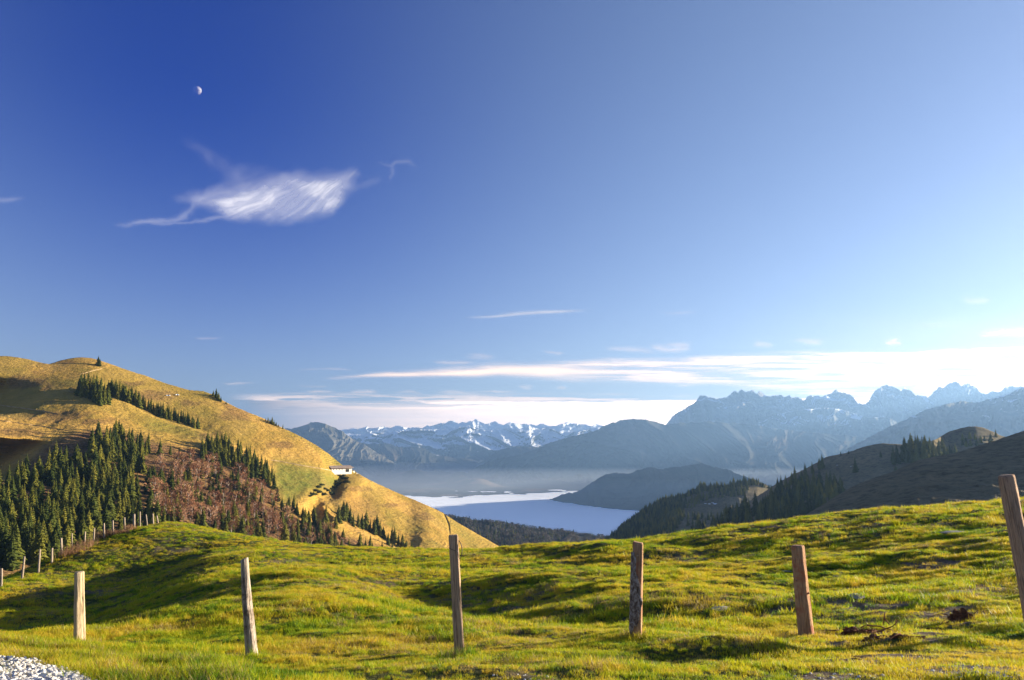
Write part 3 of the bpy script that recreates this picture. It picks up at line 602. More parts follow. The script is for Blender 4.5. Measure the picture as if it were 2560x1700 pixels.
# taller rough grass on the verge beside the gravel and along the bottom edge
X, Y, Z, px, py, r = meadow_points(60000, 4.4, 12.5, 411, 0.4, 0.5)
ok = ((px < 620) & (py > 1595 + 0.09 * px * 0 + 0.12 * px) & (X < -1.5)); X, Y, Z = X[ok], Y[ok], Z[ok]; k = len(X)
VG = [tuft('verge_tuft', 34, 0.07, 0.04, 0.10, 0.005, MAT_GRASS, 0.8, 21), tuft('verge_tuft', 24, 0.06, 0.04, 0.13, 0.0045, MAT_GRASS, 0.7, 22), tuft('verge_tuft', 30, 0.08, 0.03, 0.09, 0.0045, MAT_STRAW, 0.9, 23)]
pk = np.where(r.random(k) < 0.22, 2, r.integers(0, 2, k))
tag(scatter('verge_grass', VG, np.stack([X, Y, Z], 1), r.random(k) * 6.283, 0.8 + 0.5 * r.random(k), pk), 'rough tufted yellow grass on the verge beside the white gravel', 'grass', None, 'stuff')

# ------------------------------------------------------------------ gravel
def pebble(name, mat, seed, sub=2, sq=(1, 0.8, 0.6), rough=0.22):
    bm = bmesh.new(); bmesh.ops.create_icosphere(bm, subdivisions=sub, radius=0.5); r = random.Random(seed)
    ax = [Vector((r.uniform(-1, 1), r.uniform(-1, 1), r.uniform(-1, 1))).normalized() for _ in range(7)]; cut = [r.uniform(0.28, 0.42) for _ in ax]
    for v in bm.verts:
        for a_, c_ in zip(ax, cut):
            d_ = v.co.dot(a_)
            if d_ > c_: v.co -= a_ * (d_ - c_) * 0.9
        v.co = Vector((v.co.x * sq[0], v.co.y * sq[1], v.co.z * sq[2])) * (1 + r.uniform(-rough, rough) * 0.25)
    return bm_mesh(name, bm, mat)
m = M('white_gravel'); oi = m.n('ShaderNodeObjectInfo'); p = m.pos(src='obj')
c = m.ramp(oi.outputs['Random'], [(0.0, (0.50, 0.47, 0.42)), (0.5, (0.66, 0.63, 0.58)), (1.0, (0.78, 0.76, 0.72))])
c = m.mix(m.ramp(m.noise(p, 3, 4), [(0.4, 0.0), (0.7, 0.35)]), c, (0.42, 0.37, 0.30)); m.diffuse(c, 0.9); MAT_GRAVEL = m.m
ST = [pebble('stone', MAT_GRAVEL, k, 1 if k else 2) for k in range(5)]
r = np.random.default_rng(421)
qx = r.uniform(-80, 330, 5200); qy = r.uniform(1640, 1770, 5200); k_ = poly_mask(GRAVEL, qx, qy, 9) > r.random(5200); qx, qy = qx[k_], qy[k_]
PG = np.array([tuple(meadow.at(x, y, 14)) for x, y in zip(qx, qy)]); ss = 0.022 + 0.045 * r.random(len(PG)) ** 2.0; PG[:, 2] += ss * 0.25 + 0.01 + 0.03 * poly_mask(GRAVEL, qx, qy, 26)
tag(scatter('gravel', ST, PG, r.random(len(PG)) * 6.283, ss, r.integers(0, 5, len(PG)), tilt=r.uniform(-.6, .6, (len(PG), 2))), 'coarse white gravel at the road edge, lower left', 'gravel', None, 'stuff')
# a scatter of pale chips in the grass along the bottom right
r = np.random.default_rng(431); PC = []
for (x, y, rx, ry, n) in ((2330,1665,200,22,95),(2080,1692,90,14,30),(1300,1692,80,8,12),(2500,1690,60,14,30)):
    for _ in range(n):
        PC.append(tuple(meadow.at(x + r.normal() * rx * 0.6, min(y + r.normal() * ry * 0.6, 1740), 14)))
PC = np.array(PC); ss = 0.015 + 0.035 * r.random(len(PC)) ** 2
tag(scatter('stone_chips', ST, PC, r.random(len(PC)) * 6.283, ss, r.integers(0, 5, len(PC))), 'pale stone chips strewn in worn grass, lower right', 'gravel', None, 'stuff')

m = M('pale_stone'); p = m.pos(src='obj'); c = m.ramp(m.noise(p, 5, 5, 0.7), [(0.35, (0.20, 0.18, 0.15)), (0.6, (0.42, 0.39, 0.34))]); m.diffuse(c, normal=m.bump(m.noise(p, 9, 4), 0.6, 0.05)); MAT_STONE = m.m
for i_, (x, y, wd, lab) in enumerate(((118,1648,.085,'larger white stone lying in grass just above the gravel'), (152,1658,.08,'white stone in the grass right of the gravel top'),
        (1800,1524,.42,'flat pale stone slab in the meadow left of the fifth post'), (2140,1492,.42,'grey domed stone in the meadow right of the fifth post'),
        (2338,1492,.34,'thin pale stone slab between the domed stone and the longest slab'), (2404,1484,.50,'longest flat pale slab, above the large earth clod'),
        (1968,1429,.30,'grey stone half hidden behind the fifth post'), (2385,1333,.9,'pale flat rock near the meadow crest, farthest right'))):
    P_ = meadow.at(x, y, 40); o = obj('stone', pebble('stone', MAT_GRAVEL if i_ < 2 else MAT_STONE, 70 + i_, 3, (1, .7, .5 if i_ < 2 else .16)), None, P_ + Vector((0, 0, wd * 0.02)))
    o.scale = (wd,) * 3; o.rotation_euler = (0, 0, 0.4 * i_); tag(o, lab, 'stone', 'pale stones in the meadow')

# ------------------------------------------------------------------ clods of torn earth with roots
m = M('earth'); p = m.pos(src='obj'); n1 = m.noise(p, 6, 6, 0.75)
m.diffuse(m.ramp(n1, [(0.3, (0.07, 0.035, 0.02)), (0.55, (0.20, 0.095, 0.05)), (0.7, (0.36, 0.19, 0.10))]), normal=m.bump(n1, 1.0, 0.06)); MAT_EARTH = m.m
m = M('root_bark'); m.diffuse(m.ramp(m.noise(m.pos(src='obj'), 14), [(0.4, (0.16, 0.075, 0.035)), (0.6, (0.32, 0.17, 0.085))])); MAT_ROOT = m.m
def clod_mesh(seed, sx, sy, sz):
    bm = bmesh.new(); bmesh.ops.create_icosphere(bm, subdivisions=5, radius=0.5)
    P = np.array([v.co for v in bm.verts]); q = fbm(P[:, 0] * 3 + seed, P[:, 1] * 3 + P[:, 2] * 2.3, 5, seed); q2 = ridged(P[:, 0] * 7 - P[:, 2] * 4, P[:, 1] * 7 + P[:, 2] * 5, 3, seed + 1)
    q3 = fbm(P[:, 2] * 9 + seed, P[:, 0] * 8 - P[:, 1] * 7, 3, seed + 4)
    for v, a_, b_, c_ in zip(bm.verts, q, q2, q3):
        k = 1 + 0.7 * a_ + 0.35 * (b_ - 0.5) + 0.3 * c_; v.co = Vector((v.co.x * sx * k, v.co.y * sy * k, max(v.co.z * sz * k * (1 + 0.5 * a_), -0.2 * sz)))
    return bm_mesh('clod', bm, MAT_EARTH)
def tube_mesh(name, pts, rads, mat, k=6):
    bm = bmesh.new(); rings = []
    for i, (p_, r_) in enumerate(zip(pts, rads)):
        p_ = Vector(p_); d_ = (Vector(pts[min(i + 1, len(pts) - 1)]) - Vector(pts[max(i - 1, 0)])).normalized()
        u_ = d_.orthogonal().normalized() if i == 0 else (rings_u - d_ * rings_u.dot(d_)).normalized(); rings_u = u_; v_ = d_.cross(u_)
        rings.append([bm.verts.new(p_ + (u_ * math.cos(6.2832 * j / k) + v_ * math.sin(6.2832 * j / k)) * r_) for j in range(k)])
    for a_, b_ in zip(rings, rings[1:]):
        for j in range(k): bm.faces.new((a_[j], a_[(j + 1) % k], b_[(j + 1) % k], b_[j]))
    bm.faces.new(rings[0][::-1]); bm.faces.new(rings[-1]); return bm_mesh(name, bm, mat, True)
def add_roots(par, spots, seed):
    r = random.Random(seed)
    for (x, y, z, dx, dy, dz, ln, rd) in spots:
        pts = [(x, y, z)]; d_ = Vector((dx, dy, dz)).normalized()
        for _ in range(7):
            d_ = (d_ + Vector((r.uniform(-.35, .35), r.uniform(-.35, .35), r.uniform(-.4, .25)))).normalized(); q = Vector(pts[-1]) + d_ * ln / 7; pts.append(tuple(q))
        obj('root', tube_mesh('root', pts, [rd * (1 - 0.11 * i) for i in range(8)], MAT_ROOT), par)
def clod(x, y, sx, sy, sz, seed, lab, roots):
    P_ = meadow.at(x, y, 20); e = empty('earth_clod', P_, (0, 0, 0)); obj('clod', clod_mesh(seed, sx * .68, sy * .6, sz * .66), e, (0, 0, -.02)); add_roots(e, roots, seed)
    tag(e, lab, 'earth clod', 'torn earth clods right of the fifth post')
clod(2408,1556,.56,.35,.40,1,'large reddish brown clod of torn earth bristling with roots, farthest right',
     [(-.22,-.05,.1,-1,-.5,.3,.35,.008),(-.2,-.1,.04,-1,-.8,-.1,.3,.009),(-.15,-.12,.05,-.5,-1,-.2,.28,.007),(-.24,0,.14,-1,.1,.9,.22,.006),(.25,0,.05,1,-.2,.0,.75,.010),(.1,-.15,.02,.3,-1,0,.2,.007),(-.1,-.1,.16,-.3,-.4,1,.14,.005),(.15,0,.1,.8,.1,.5,.2,.006)])
clod(2145,1585,.62,.34,.20,2,'low dark brown earth clod nearest the fifth post',
     [(.1,-.05,.12,1,-.4,.2,.4,.013),(.3,0,.03,1,-.1,.05,.6,.010),(.2,-.1,.05,.8,-.8,0,.35,.012),(-.25,0,.05,-1,-.2,.1,.3,.008),(0,-.1,.1,.3,-.6,.6,.2,.007)])
clod(2185,1600,.36,.24,.12,3,'small flat clod below the low dark one',[(.1,0,.04,1,0,.1,.25,.010)])
clod(2275,1594,.46,.22,.12,4,'flat crumbled clod between the low and the large one, nearer the camera',[(-.1,0,.04,-1,-.3,.1,.2,.008)])
clod(2325,1575,.50,.20,.14,5,'greyish crumbled clod left of the large reddish one',[(.1,0,.05,1,-.3,.4,.2,.006)])
clod(2120,1648,.30,.16,.07,6,'dark crumb of soil in the near grass under the row of clods',[(.05,0,.02,1,.2,.1,.1,.004)])
# a bare twig standing between the clods
P_ = meadow.at(2212, 1566, 20); e = empty('forked_root', P_); tag(e, 'forked light brown root sticking up between the two main clods', 'root')
obj('stem', tube_mesh('stem', [(-.03,0,-.02),(-.01,0,.05),(.0,0,.11),(.01,.0,.17)], [.011,.010,.009,.006], MAT_ROOT), e)
obj('branch', tube_mesh('branch', [(0,0,.10),(.04,0,.05),(.08,0,.01),(.12,0,-.02)], [.010,.009,.008,.008], MAT_ROOT), e)
obj('branch', tube_mesh('branch', [(.15,0,-.02),(.15,0,.04),(.165,0,.09)], [.009,.008,.005], MAT_ROOT), e)
# ------------------------------------------------------------------ the near fence posts
def mat_wood(name, light, dark, stain=None, stain_amt=0.0, bark=0.0, grain=1.0):
    m = M(name); p = m.pos((34, 34, 2.2), 'obj'); q = m.pos((1, 1, 1), 'obj')
    g = m.noise(p, 1.6 * grain, 6, 0.75, 0.4); g2 = m.noise(m.pos((90, 90, 3), 'obj'), 1.0, 3, 0.7); k = m.noise(q, 5, 5, 0.65)
    c = m.ramp(g, [(0.3, dark), (0.62, light)])
    c = m.mix(m.ramp(g2, [(0.38, 0.75), (0.5, 0.0)]), c, tuple(v * 0.28 for v in dark))
    c = m.mix(m.ramp(k, [(0.45, 0.0), (0.7, 0.55)]), c, tuple(v * 0.6 for v in light))
    if stain: c = m.mix(m.ramp(m.noise(q, 7, 4, 0.6), [(0.5, 0.0), (0.62, stain_amt)]), c, stain)
    m.diffuse(c, 0.9, m.bump(m.math('ADD', g, g2), 1.0, 0.012)); return m.m
W_PALE = mat_wood('pale_split_wood', (0.72, 0.56, 0.36), (0.50, 0.36, 0.21))
W_GREY = mat_wood('grey_weathered_wood', (0.62, 0.52, 0.42), (0.30, 0.22, 0.16), (0.11, 0.07, 0.05), 0.8)
W_BROWN = mat_wood('brown_wood', (0.62, 0.43, 0.28), (0.44, 0.28, 0.17))
W_RED = mat_wood('reddish_wood', (0.62, 0.38, 0.22), (0.42, 0.22, 0.12), (0.42, 0.12, 0.06), 0.6)
W_TAN = mat_wood('tan_wood', (0.60, 0.40, 0.27), (0.42, 0.26, 0.17))
m = M('lichen_bark'); q = m.pos(src='obj'); a = m.noise(m.pos((1, 1, .6), 'obj'), 38, 5, 0.8)
m.diffuse(m.ramp(a, [(0.36, (0.08, 0.05, 0.04)), (0.48, (0.24, 0.17, 0.13)), (0.56, (0.44, 0.37, 0.32)), (0.66, (0.58, 0.52, 0.47))]), 0.95, m.bump(a, 1.0, 0.02)); MAT_BARK = m.m
m = M('wire'); m.diffuse((0.06, 0.05, 0.045), 0.5, spec=0.5); MAT_WIRE = m.m

def post_mesh(name, H, wt, wb, phi, mat, seed, expo=4.0, depth=0.85, crack=None, slant=0.0, chamf=0.012, gnarl=1.0, bend=0.0, na=56, nr=64, z0=-0.3, part=None, off=0.0):
    """post of height H, widths at the top and the ground; phi turns its main face"""
    zz = np.concatenate([np.linspace(z0, H - chamf, nr - 3), [H - chamf * 0.45, H - chamf * 0.1, H]])
    th = np.linspace(0, 2 * math.pi, na, endpoint=False)
    V = []
    for i, z in enumerate(zz):
        f = min(max(z / H, 0), 1); wv = (wb + (wt - wb) * f) / 2; inset = 0.0
        if i >= nr - 3: inset = (0.10, 0.28, 0.62)[i - nr + 3] * chamf * 1.3
        c, s_ = np.cos(th), np.sin(th)
        rr = (np.abs(c) ** expo + (np.abs(s_) / depth) ** expo) ** (-1 / expo)
        nz = 0.07 * fbm(c * 1.3 + seed * 3, z * 2.2 + s_ * 1.3, 4, seed) + 0.035 * fbm(th * 3.5 + seed, z * 3 + 0 * th, 3, seed + 3) + 0.02 * fbm(th * 9, z * 1.5 + 0 * th, 2, seed + 5)
        R = rr * wv * (1 + gnarl * nz * 1.5) - inset
        if crack is not None:
            ang, half, z_lo, z_hi, dep = crack
            ang_z = ang + 0.10 * math.sin(z * 5.0) + 0.08 * math.sin(z * 13)
            dd = np.abs((th - ang_z + math.pi) % (2 * math.pi) - math.pi)
            k = float(sst(z_lo, z_lo + 0.1, z) * sst(z_hi, z_hi - 0.35, z)); R = R - dep * k * np.clip(1 - dd / half, 0, 1)
        x = R * c * 1.0; y = R * s_
        ca, sa = math.cos(phi), math.sin(phi); xr = x * ca - y * sa; yr = x * sa + y * ca
        zt = z + (xr * slant if i >= nr - 4 else 0)
        bx = bend * math.sin(f * math.pi)
        V.append(np.stack([xr + bx, yr, np.full(na, 0.0) + zt], 1))
    V = np.concatenate(V); F = []
    i = np.arange(nr - 1)[:, None] * na + np.arange(na)[None]; j = np.arange(nr - 1)[:, None] * na + (np.arange(na)[None] + 1) % na
    F = np.stack([i.ravel(), j.ravel(), (j + na).ravel(), (i + na).ravel()], 1)
    me = mesh_np(name, V, F, mat)
    bm = bmesh.new(); bm.from_mesh(me); bm.verts.ensure_lookup_table(); bm.faces.new([bm.verts[(nr - 1) * na + k] for k in range(na)]); bm.to_mesh(me); bm.free()
    return me
def place_post(name, top, base, D, wt, wb, phi_view, mat, seed, lab, **kw):
    B = at_depth(base[0], base[1], D); T = at_depth(top[0], top[1], D * 0.998); ax = T - B; H = ax.length
    phi = phi_view - math.atan2(B.x, B.y)
    me = post_mesh('post', H, wt / FP * D, wb / FP * D, phi, mat, seed, **kw)
    e = empty('fence_post', B); e.rotation_mode = 'QUATERNION'; e.rotation_quaternion = ax.to_track_quat('Z', 'Y')
    # keep the turn about the axis: use the shortest rotation from Z
    e.rotation_quaternion = Vector((0, 0, 1)).rotation_difference(ax.normalized())
    obj('shaft', me, e); tag(e, lab, 'fence post', 'near fence posts across the meadow'); return e, H
def pz(n, y0):      # a little below the ground so that no foot hovers
    return y0
e1, H1 = place_post('p', (199,1429), (198,1616), 11.6, 19, 25, math.radians(22), W_PALE, 11, 'pale yellow split post with a long crack, leftmost near post, beside the gravel', expo=5, crack=(-math.pi/2+0.30, 0.10, -0.2, 0.95, 0.022), chamf=0.02)
e2, H2 = place_post('p', (611,1396), (630,1640), 9.3, 18, 29, math.radians(8), W_GREY, 12, 'grey weathered gnarled post leaning left, second from the left', expo=2.2, gnarl=1.7, bend=-0.008, slant=0.25, crack=(-math.pi/2-0.75, 0.28, -0.3, 1.25, 0.018), depth=0.9)
e3, H3 = place_post('p', (1133,1337), (1149,1638), 8.3, 22, 24, math.radians(3), W_BROWN, 13, 'tallest brown squared post with a wire loop near its top', expo=6, gnarl=0.7, slant=0.0, crack=(-math.pi/2-0.45, 0.13, -0.2, 0.7, 0.008), chamf=0.016)
e4, H4 = place_post('p', (1595,1355), (1590,1609), 9.0, 25, 28, math.radians(-4), W_RED, 14, 'dark post with grey lichened bark down its left side', expo=5, gnarl=0.8, slant=-0.12, chamf=0.016)
e5, H5 = place_post('p', (1994,1363), (2016,1579), 10.6, 29, 35, math.radians(-17), W_RED, 15, 'thick reddish post leaning left with a sunlit right edge', expo=3.6, gnarl=1.0, bend=-0.006, crack=(-math.pi/2+0.1, 0.10, 0.5, 1.3, 0.008), chamf=0.03)
e6, H6 = place_post('p', (2516,1187), (2586,1555), 8.9, 35, 42, math.radians(-6), W_TAN, 16, 'broad tan post leaning left, cut off by the right edge of the photo', expo=3.2, gnarl=1.1, chamf=0.03)
# bark on the fourth post: a jagged shell over the left part of its face
def bark_shell(par, H, wt, wb, phi, seed):
    na, nr = 44, 70; V = []; keep = []
    th = np.linspace(-math.pi * 1.02, -math.pi * 0.22, na)
    for z in np.linspace(-0.25, H * 0.90, nr):
        f = max(z, 0) / H; wv = (wb + (wt - wb) * f) / 2; c, s_ = np.cos(th), np.sin(th)
        rr = (np.abs(c) ** 5 + (np.abs(s_) / 0.85) ** 5) ** (-0.2)
        R = rr * wv * 1.02 + 0.006 + 0.006 * ridged(th * 5, z * 14 + 0 * th, 3, seed); x = R * c; y = R * s_; ca, sa = math.cos(phi), math.sin(phi)
        V.append(np.stack([x * ca - y * sa, x * sa + y * ca, np.full(na, z)], 1))
        lim = -1.75 + 1.05 * math.exp(-((f - 0.42) / 0.26) ** 2) - 0.25 * (f > 0.68) - 0.5 * (f < 0.17) + 0.25 * float(fbm(np.array([z * 9.0]), np.array([1.0]), 3, seed)[0])
        keep.append(th < lim)
    V = np.concatenate(V); keep = np.array(keep); F = grid_faces(nr, na); kk = keep.ravel(); F = F[kk[F].all(1)]
    o = obj('bark', mesh_np('bark', V, F, MAT_BARK), par); md = o.modifiers.new('thick', 'SOLIDIFY'); md.thickness = 0.010; md.offset = 0
    return o
bark_shell(e4, H4, 25 / FP * 9, 28 / FP * 9, math.radians(-4) - math.atan2(e4.location.x, e4.location.y), 77)
k3 = 8.3 / FP
loop = [((11 + 9 * math.sin(a) * 1.0) * k3, -0.01 - 0.01 * math.sin(a), H3 - (36 - 22 * math.cos(a)) * k3) for a in np.linspace(0.1, 3.0, 12)]
obj('wire_loop', tube_mesh('wire_loop', loop, [0.0045] * 12, MAT_WIRE, 5), e3)
obj('wire', tube_mesh('wire', [(-12*k3,-.05,H3-28*k3),(-4*k3,-.054,H3-33*k3),(5*k3,-.054,H3-37*k3),(12*k3,-.045,H3-39*k3)], [0.003] * 4, MAT_WIRE, 5), e3)
k2 = 9.3 / FP
obj('wire', tube_mesh('wire', [(-11*k2,-.03,H2*.585),(-5*k2,-.060,H2*.59),(1*k2,-.066,H2*.60),(6*k2,-.064,H2*.62),(6.5*k2,-.062,H2*.65)], [0.004, .004, .0035, .003, .003], MAT_WIRE, 5), e2)
k5 = 10.6 / FP
def knob(par, x, z, y, s, mat):
    bm = bmesh.new(); bmesh.ops.create_icosphere(bm, subdivisions=2, radius=1.0)
    for v in bm.verts: v.co = Vector((v.co.x * s, v.co.y * s * 0.7, v.co.z * s * 0.7)) * (1 + 0.15 * math.sin(9 * v.co.x * 3 + v.co.z * 7))
    obj('knot', bm_mesh('knot', bm, mat, True), par, (x, y, z))
knob(e5, 10 * k5, H5 * 0.45, -0.06, 0.022, W_RED); knob(e4, -3 * 9 / FP, H4 * .87, -0.050, 0.014, W_BROWN); knob(e5, -13 * k5, H5 * 0.60, -0.03, 0.022, W_RED)

# grass and dead stalks round the feet of the posts
X, Y, S_, K_ = [], [], [], []; r = np.random.default_rng(501)
for e in (e1, e2, e3, e4, e5):
    for _ in range(34):
        q = 0.05 + 0.16 * r.random(); a_ = r.random() * 6.283; X.append(e.location.x + q * math.cos(a_)); Y.append(e.location.y + q * math.sin(a_) * 1.2); S_.append(0.7 + 0.7 * r.random()); K_.append(int(r.integers(0, 3)))
X, Y = np.array(X), np.array(Y); Z = meadow_base(X, Y) + bumps(X, Y) + verge(X, Y)
tag(scatter('grass_at_posts', VG, np.stack([X, Y, Z], 1), r.random(len(X)) * 6.283, np.array(S_), np.array(K_)), 'longer grass tufts round the feet of the near posts', 'grass', None, 'stuff')

# ------------------------------------------------------------------ the far fence over the knoll on the left
FAR = [((4,1421),(3,1470),43.5,5.0,'lowest far fence post, cut by the left edge of the photo'),((61,1391),(55,1446),47.5,4.6,'second far fence post from the left edge, lit on its upper half'),((100,1373),(97,1420),51,4.2,'third far fence post from the left edge'),
 ((130.5,1370),(129.6,1410),53.5,4.2,'short far fence post, fourth from the left edge'),((153,1345),(155,1392),56,4.4,'far fence post just left of the thin stake, where the dry brush begins'),((180,1333),(180,1386),57.5,2.6,'thinnest grey stake of the far fence, in the dry brush'),
 ((213,1329),(211,1367),59,3.8,'far fence post right of the thin stake, leaning right'),((236,1320),(233,1363),61,4.2,'far fence post at the middle of the dry brush, leaning right'),((260,1308),(261,1342),62.5,3.8,'far fence post at the right end of the dry brush'),
 ((282,1301),(283,1342),64,3.8,'far fence post just right of the dry brush'),((311,1293),(312,1333),66,3.4,'far fence post on the shoulder of the knoll, left of the thickest one'),((335,1285),(335,1326),67,5.4,'thickest far fence post at the knoll top'),
 ((350,1279),(350,1322),68,3.4,'tallest slim far post at the knoll top, beside the thickest one'),((365,1286),(369,1321),69,2.4,'thin far stake leaning left on the knoll top'),((382,1284),(384,1320),70,3.0,'slim far post between the two leaning stakes on the knoll'),
 ((392,1289),(398,1320),71,2.8,'far stake leaning left most strongly on the knoll'),((411,1307),(412,1324),73,2.6,'short far post half sunk behind the knoll, rightmost of the far fence')]
W_FAR = mat_wood('sunlit_old_wood', (0.50, 0.40, 0.30), (0.30, 0.22, 0.16))
for k, (tp, bs, D, wd, lab) in enumerate(FAR):
    B = at_depth(bs[0], bs[1], D); B.z = min(B.z, meadow.z(B.x, B.y)); T = at_depth(tp[0], tp[1], D); ax = T - B; H = ax.length
    me = post_mesh('stake', H, wd / FP * D, wd * 1.1 / FP * D, 0.3 * k, W_FAR, 40 + k, expo=3, na=12, nr=14, chamf=0.03, z0=-0.5)
    o = obj('far_fence_post', me, None, B); o.rotation_mode = 'QUATERNION'; o.rotation_quaternion = Vector((0, 0, 1)).rotation_difference(ax.normalized())
    tag(o, lab, 'fence post', 'far fence posts over the knoll on the left')
# dry brush along the far fence
m = M('dry_twigs'); m.leaf(m.ramp(m.noise(m.pos(), 1.5), [(0.4, (0.22, 0.11, 0.05)), (0.6, (0.46, 0.27, 0.14))]), 0.2); MAT_TWIG = m.m
def brush_mesh(seed, hgt, rad, n=150):
    r = np.random.default_rng(seed); V = []; F = []
    for k in range(n):
        x, y = r.normal(0, rad * .4, 2); a_ = r.random() * 6.283; h = hgt * (0.35 + 0.65 * r.random()); ln = h * 0.5 * r.random(); wv = 0.012
        px_, py_ = math.cos(a_ + 1.57) * wv, math.sin(a_ + 1.57) * wv; b = len(V)
        V += [(x - px_, y - py_, -.1), (x + px_, y + py_, -.1), (x + math.cos(a_) * ln, y + math.sin(a_) * ln, h)]; F.append((b, b + 1, b + 2))
        for _ in range(3):
            t_ = 0.4 + 0.5 * r.random(); cx, cy2, cz = x + math.cos(a_) * ln * t_, y + math.sin(a_) * ln * t_, h * t_; d_ = r.normal(0, 1, 3); d_[2] = abs(d_[2]) * .7; d_ *= 0.16 / np.linalg.norm(d_); b = len(V)
            V += [(cx, cy2, cz), (cx + .02, cy2 + .01, cz + .012), (cx + d_[0], cy2 + d_[1], cz + d_[2])]; F.append((b, b + 1, b + 2))
    return mesh_np('brush', V, F, MAT_TWIG)
for k, (x, y, h, rd, lab) in enumerate(((168,1389,.45,.8,'low dry brush at the left end, beside the thin stake'),(192,1380,.65,1.0,'rounded dry bush just right of the thin stake'),(219,1366,.6,.9,'orange dry bush between two right-leaning far posts'),
        (246,1352,.9,1.0,'tallest orange dry bush, left of the post at its right end'),(268,1342,.7,.8,'dry bush at the right end of the brush by the far fence'),(324,1328,.55,.6,'small dry bush in front of the thickest far post'),(302,1334,.3,.7,'sparse dry brush on the knoll shoulder'))):
    P_ = meadow.at(x, y, 100); o = obj('dry_bush', brush_mesh(600 + k, h, rd), None, P_); tag(o, lab, 'dry bush', 'dry bushes along the far fence')

# ------------------------------------------------------------------ trees
m = M('spruce_needles'); p = m.pos(); oi = m.n('ShaderNodeObjectInfo')
f = m.math('ADD', m.math('MULTIPLY', oi.outputs['Random'], 0.5), m.math('MULTIPLY', m.noise(p, 0.9, 3, 0.7), 0.6))
m.leaf(m.ramp(f, [(0.22, (0.025, 0.042, 0.009)), (0.5, (0.085, 0.10, 0.015)), (0.8, (0.21, 0.19, 0.024))]), 0.15, 0.8, 0.1); MAT_SPRUCE = m.m
m = M('tree_bark'); m.diffuse(m.ramp(m.noise(m.pos((1, 1, .2)), 1.5, 4), [(0.4, (0.12, 0.085, 0.06)), (0.6, (0.24, 0.18, 0.14))])); MAT_TRUNK = m.m
m = M('pale_bark'); m.diffuse(m.ramp(m.noise(m.pos((1, 1, .3)), 1.0, 4), [(0.4, (0.34, 0.26, 0.21)), (0.6, (0.58, 0.48, 0.40))])); MAT_PALE = m.m
m = M('bare_twigs'); oi = m.n('ShaderNodeObjectInfo')
m.leaf(m.ramp(oi.outputs['Random'], [(0.0, (0.13, 0.060, 0.030)), (0.5, (0.34, 0.160, 0.080)), (1.0, (0.50, 0.29, 0.16))]), 0.1, 0.8, 0.1); MAT_BARE = m.m
def spruce_mesh(seed, slim=1.0, tiers=17, low=0.06):
    """a crown of unit height: tiers of drooping, ragged boughs"""
    r = np.random.default_rng(seed); V = []; F = []
    for i in range(tiers):
        f = i / (tiers - 1); z = low + (0.97 - low) * f ** 0.92; R = (0.195 * slim) * (1 - f) ** 0.82 + 0.008
        R *= 0.85 + 0.3 * r.random(); nb = int(11 - 5 * f)
        for b in range(nb):
            a = 6.283 * (b + r.random() * 0.8) / nb + i * 1.3; L = R * (0.6 + 0.6 * r.random()); dr = 0.35 + 0.25 * r.random(); hw = L * (0.34 + 0.12 * r.random())
            ca, sa = math.cos(a), math.sin(a); n0 = len(V); th = 0.030 * (1 - f) + 0.012
            V += [(0, 0, z + th), (ca * L * .55 - sa * hw, sa * L * .55 + ca * hw, z - L * dr * .55), (ca * L, sa * L, z - L * dr), (ca * L * .55 + sa * hw, sa * L * .55 - ca * hw, z - L * dr * .55),
                  (ca * L * .5, sa * L * .5, z - L * dr * .2 + th * .5), (ca * L * .62, sa * L * .62, z - L * dr - th * 1.3)]
            F += [(n0, n0 + 1, n0 + 4), (n0 + 1, n0 + 2, n0 + 4), (n0 + 2, n0 + 3, n0 + 4), (n0 + 3, n0, n0 + 4), (n0 + 1, n0 + 5, n0 + 3), (n0 + 4, n0 + 2, n0 + 5)]
    V.append((0, 0, 1.0)); V += [(.012, 0, .93), (-.008, .01, .93), (-.006, -.012, .93)]; n0 = len(V) - 4; F += [(n0, n0 + 1, n0 + 2), (n0, n0 + 2, n0 + 3), (n0, n0 + 3, n0 + 1)]
    return mesh_np('crown', V, F, MAT_SPRUCE, smooth=False)
def trunk_mesh(name, H, r0, mat, low=-0.05, k=6, lean=0.0):
    return tube_mesh(name, [(0, 0, low), (lean * .3, 0, H * .35), (lean * .7, lean * .3, H * .7), (lean, 0, H)], [r0, r0 * .8, r0 * .5, r0 * .15], mat, k)
SPR = [spruce_mesh(700 + k, 0.85 + 0.11 * k, 16 + k % 3, 0.05 + 0.035 * (k % 3)) for k in range(6)]
SPT = trunk_mesh('trunk', 0.9, 0.011, MAT_TRUNK)
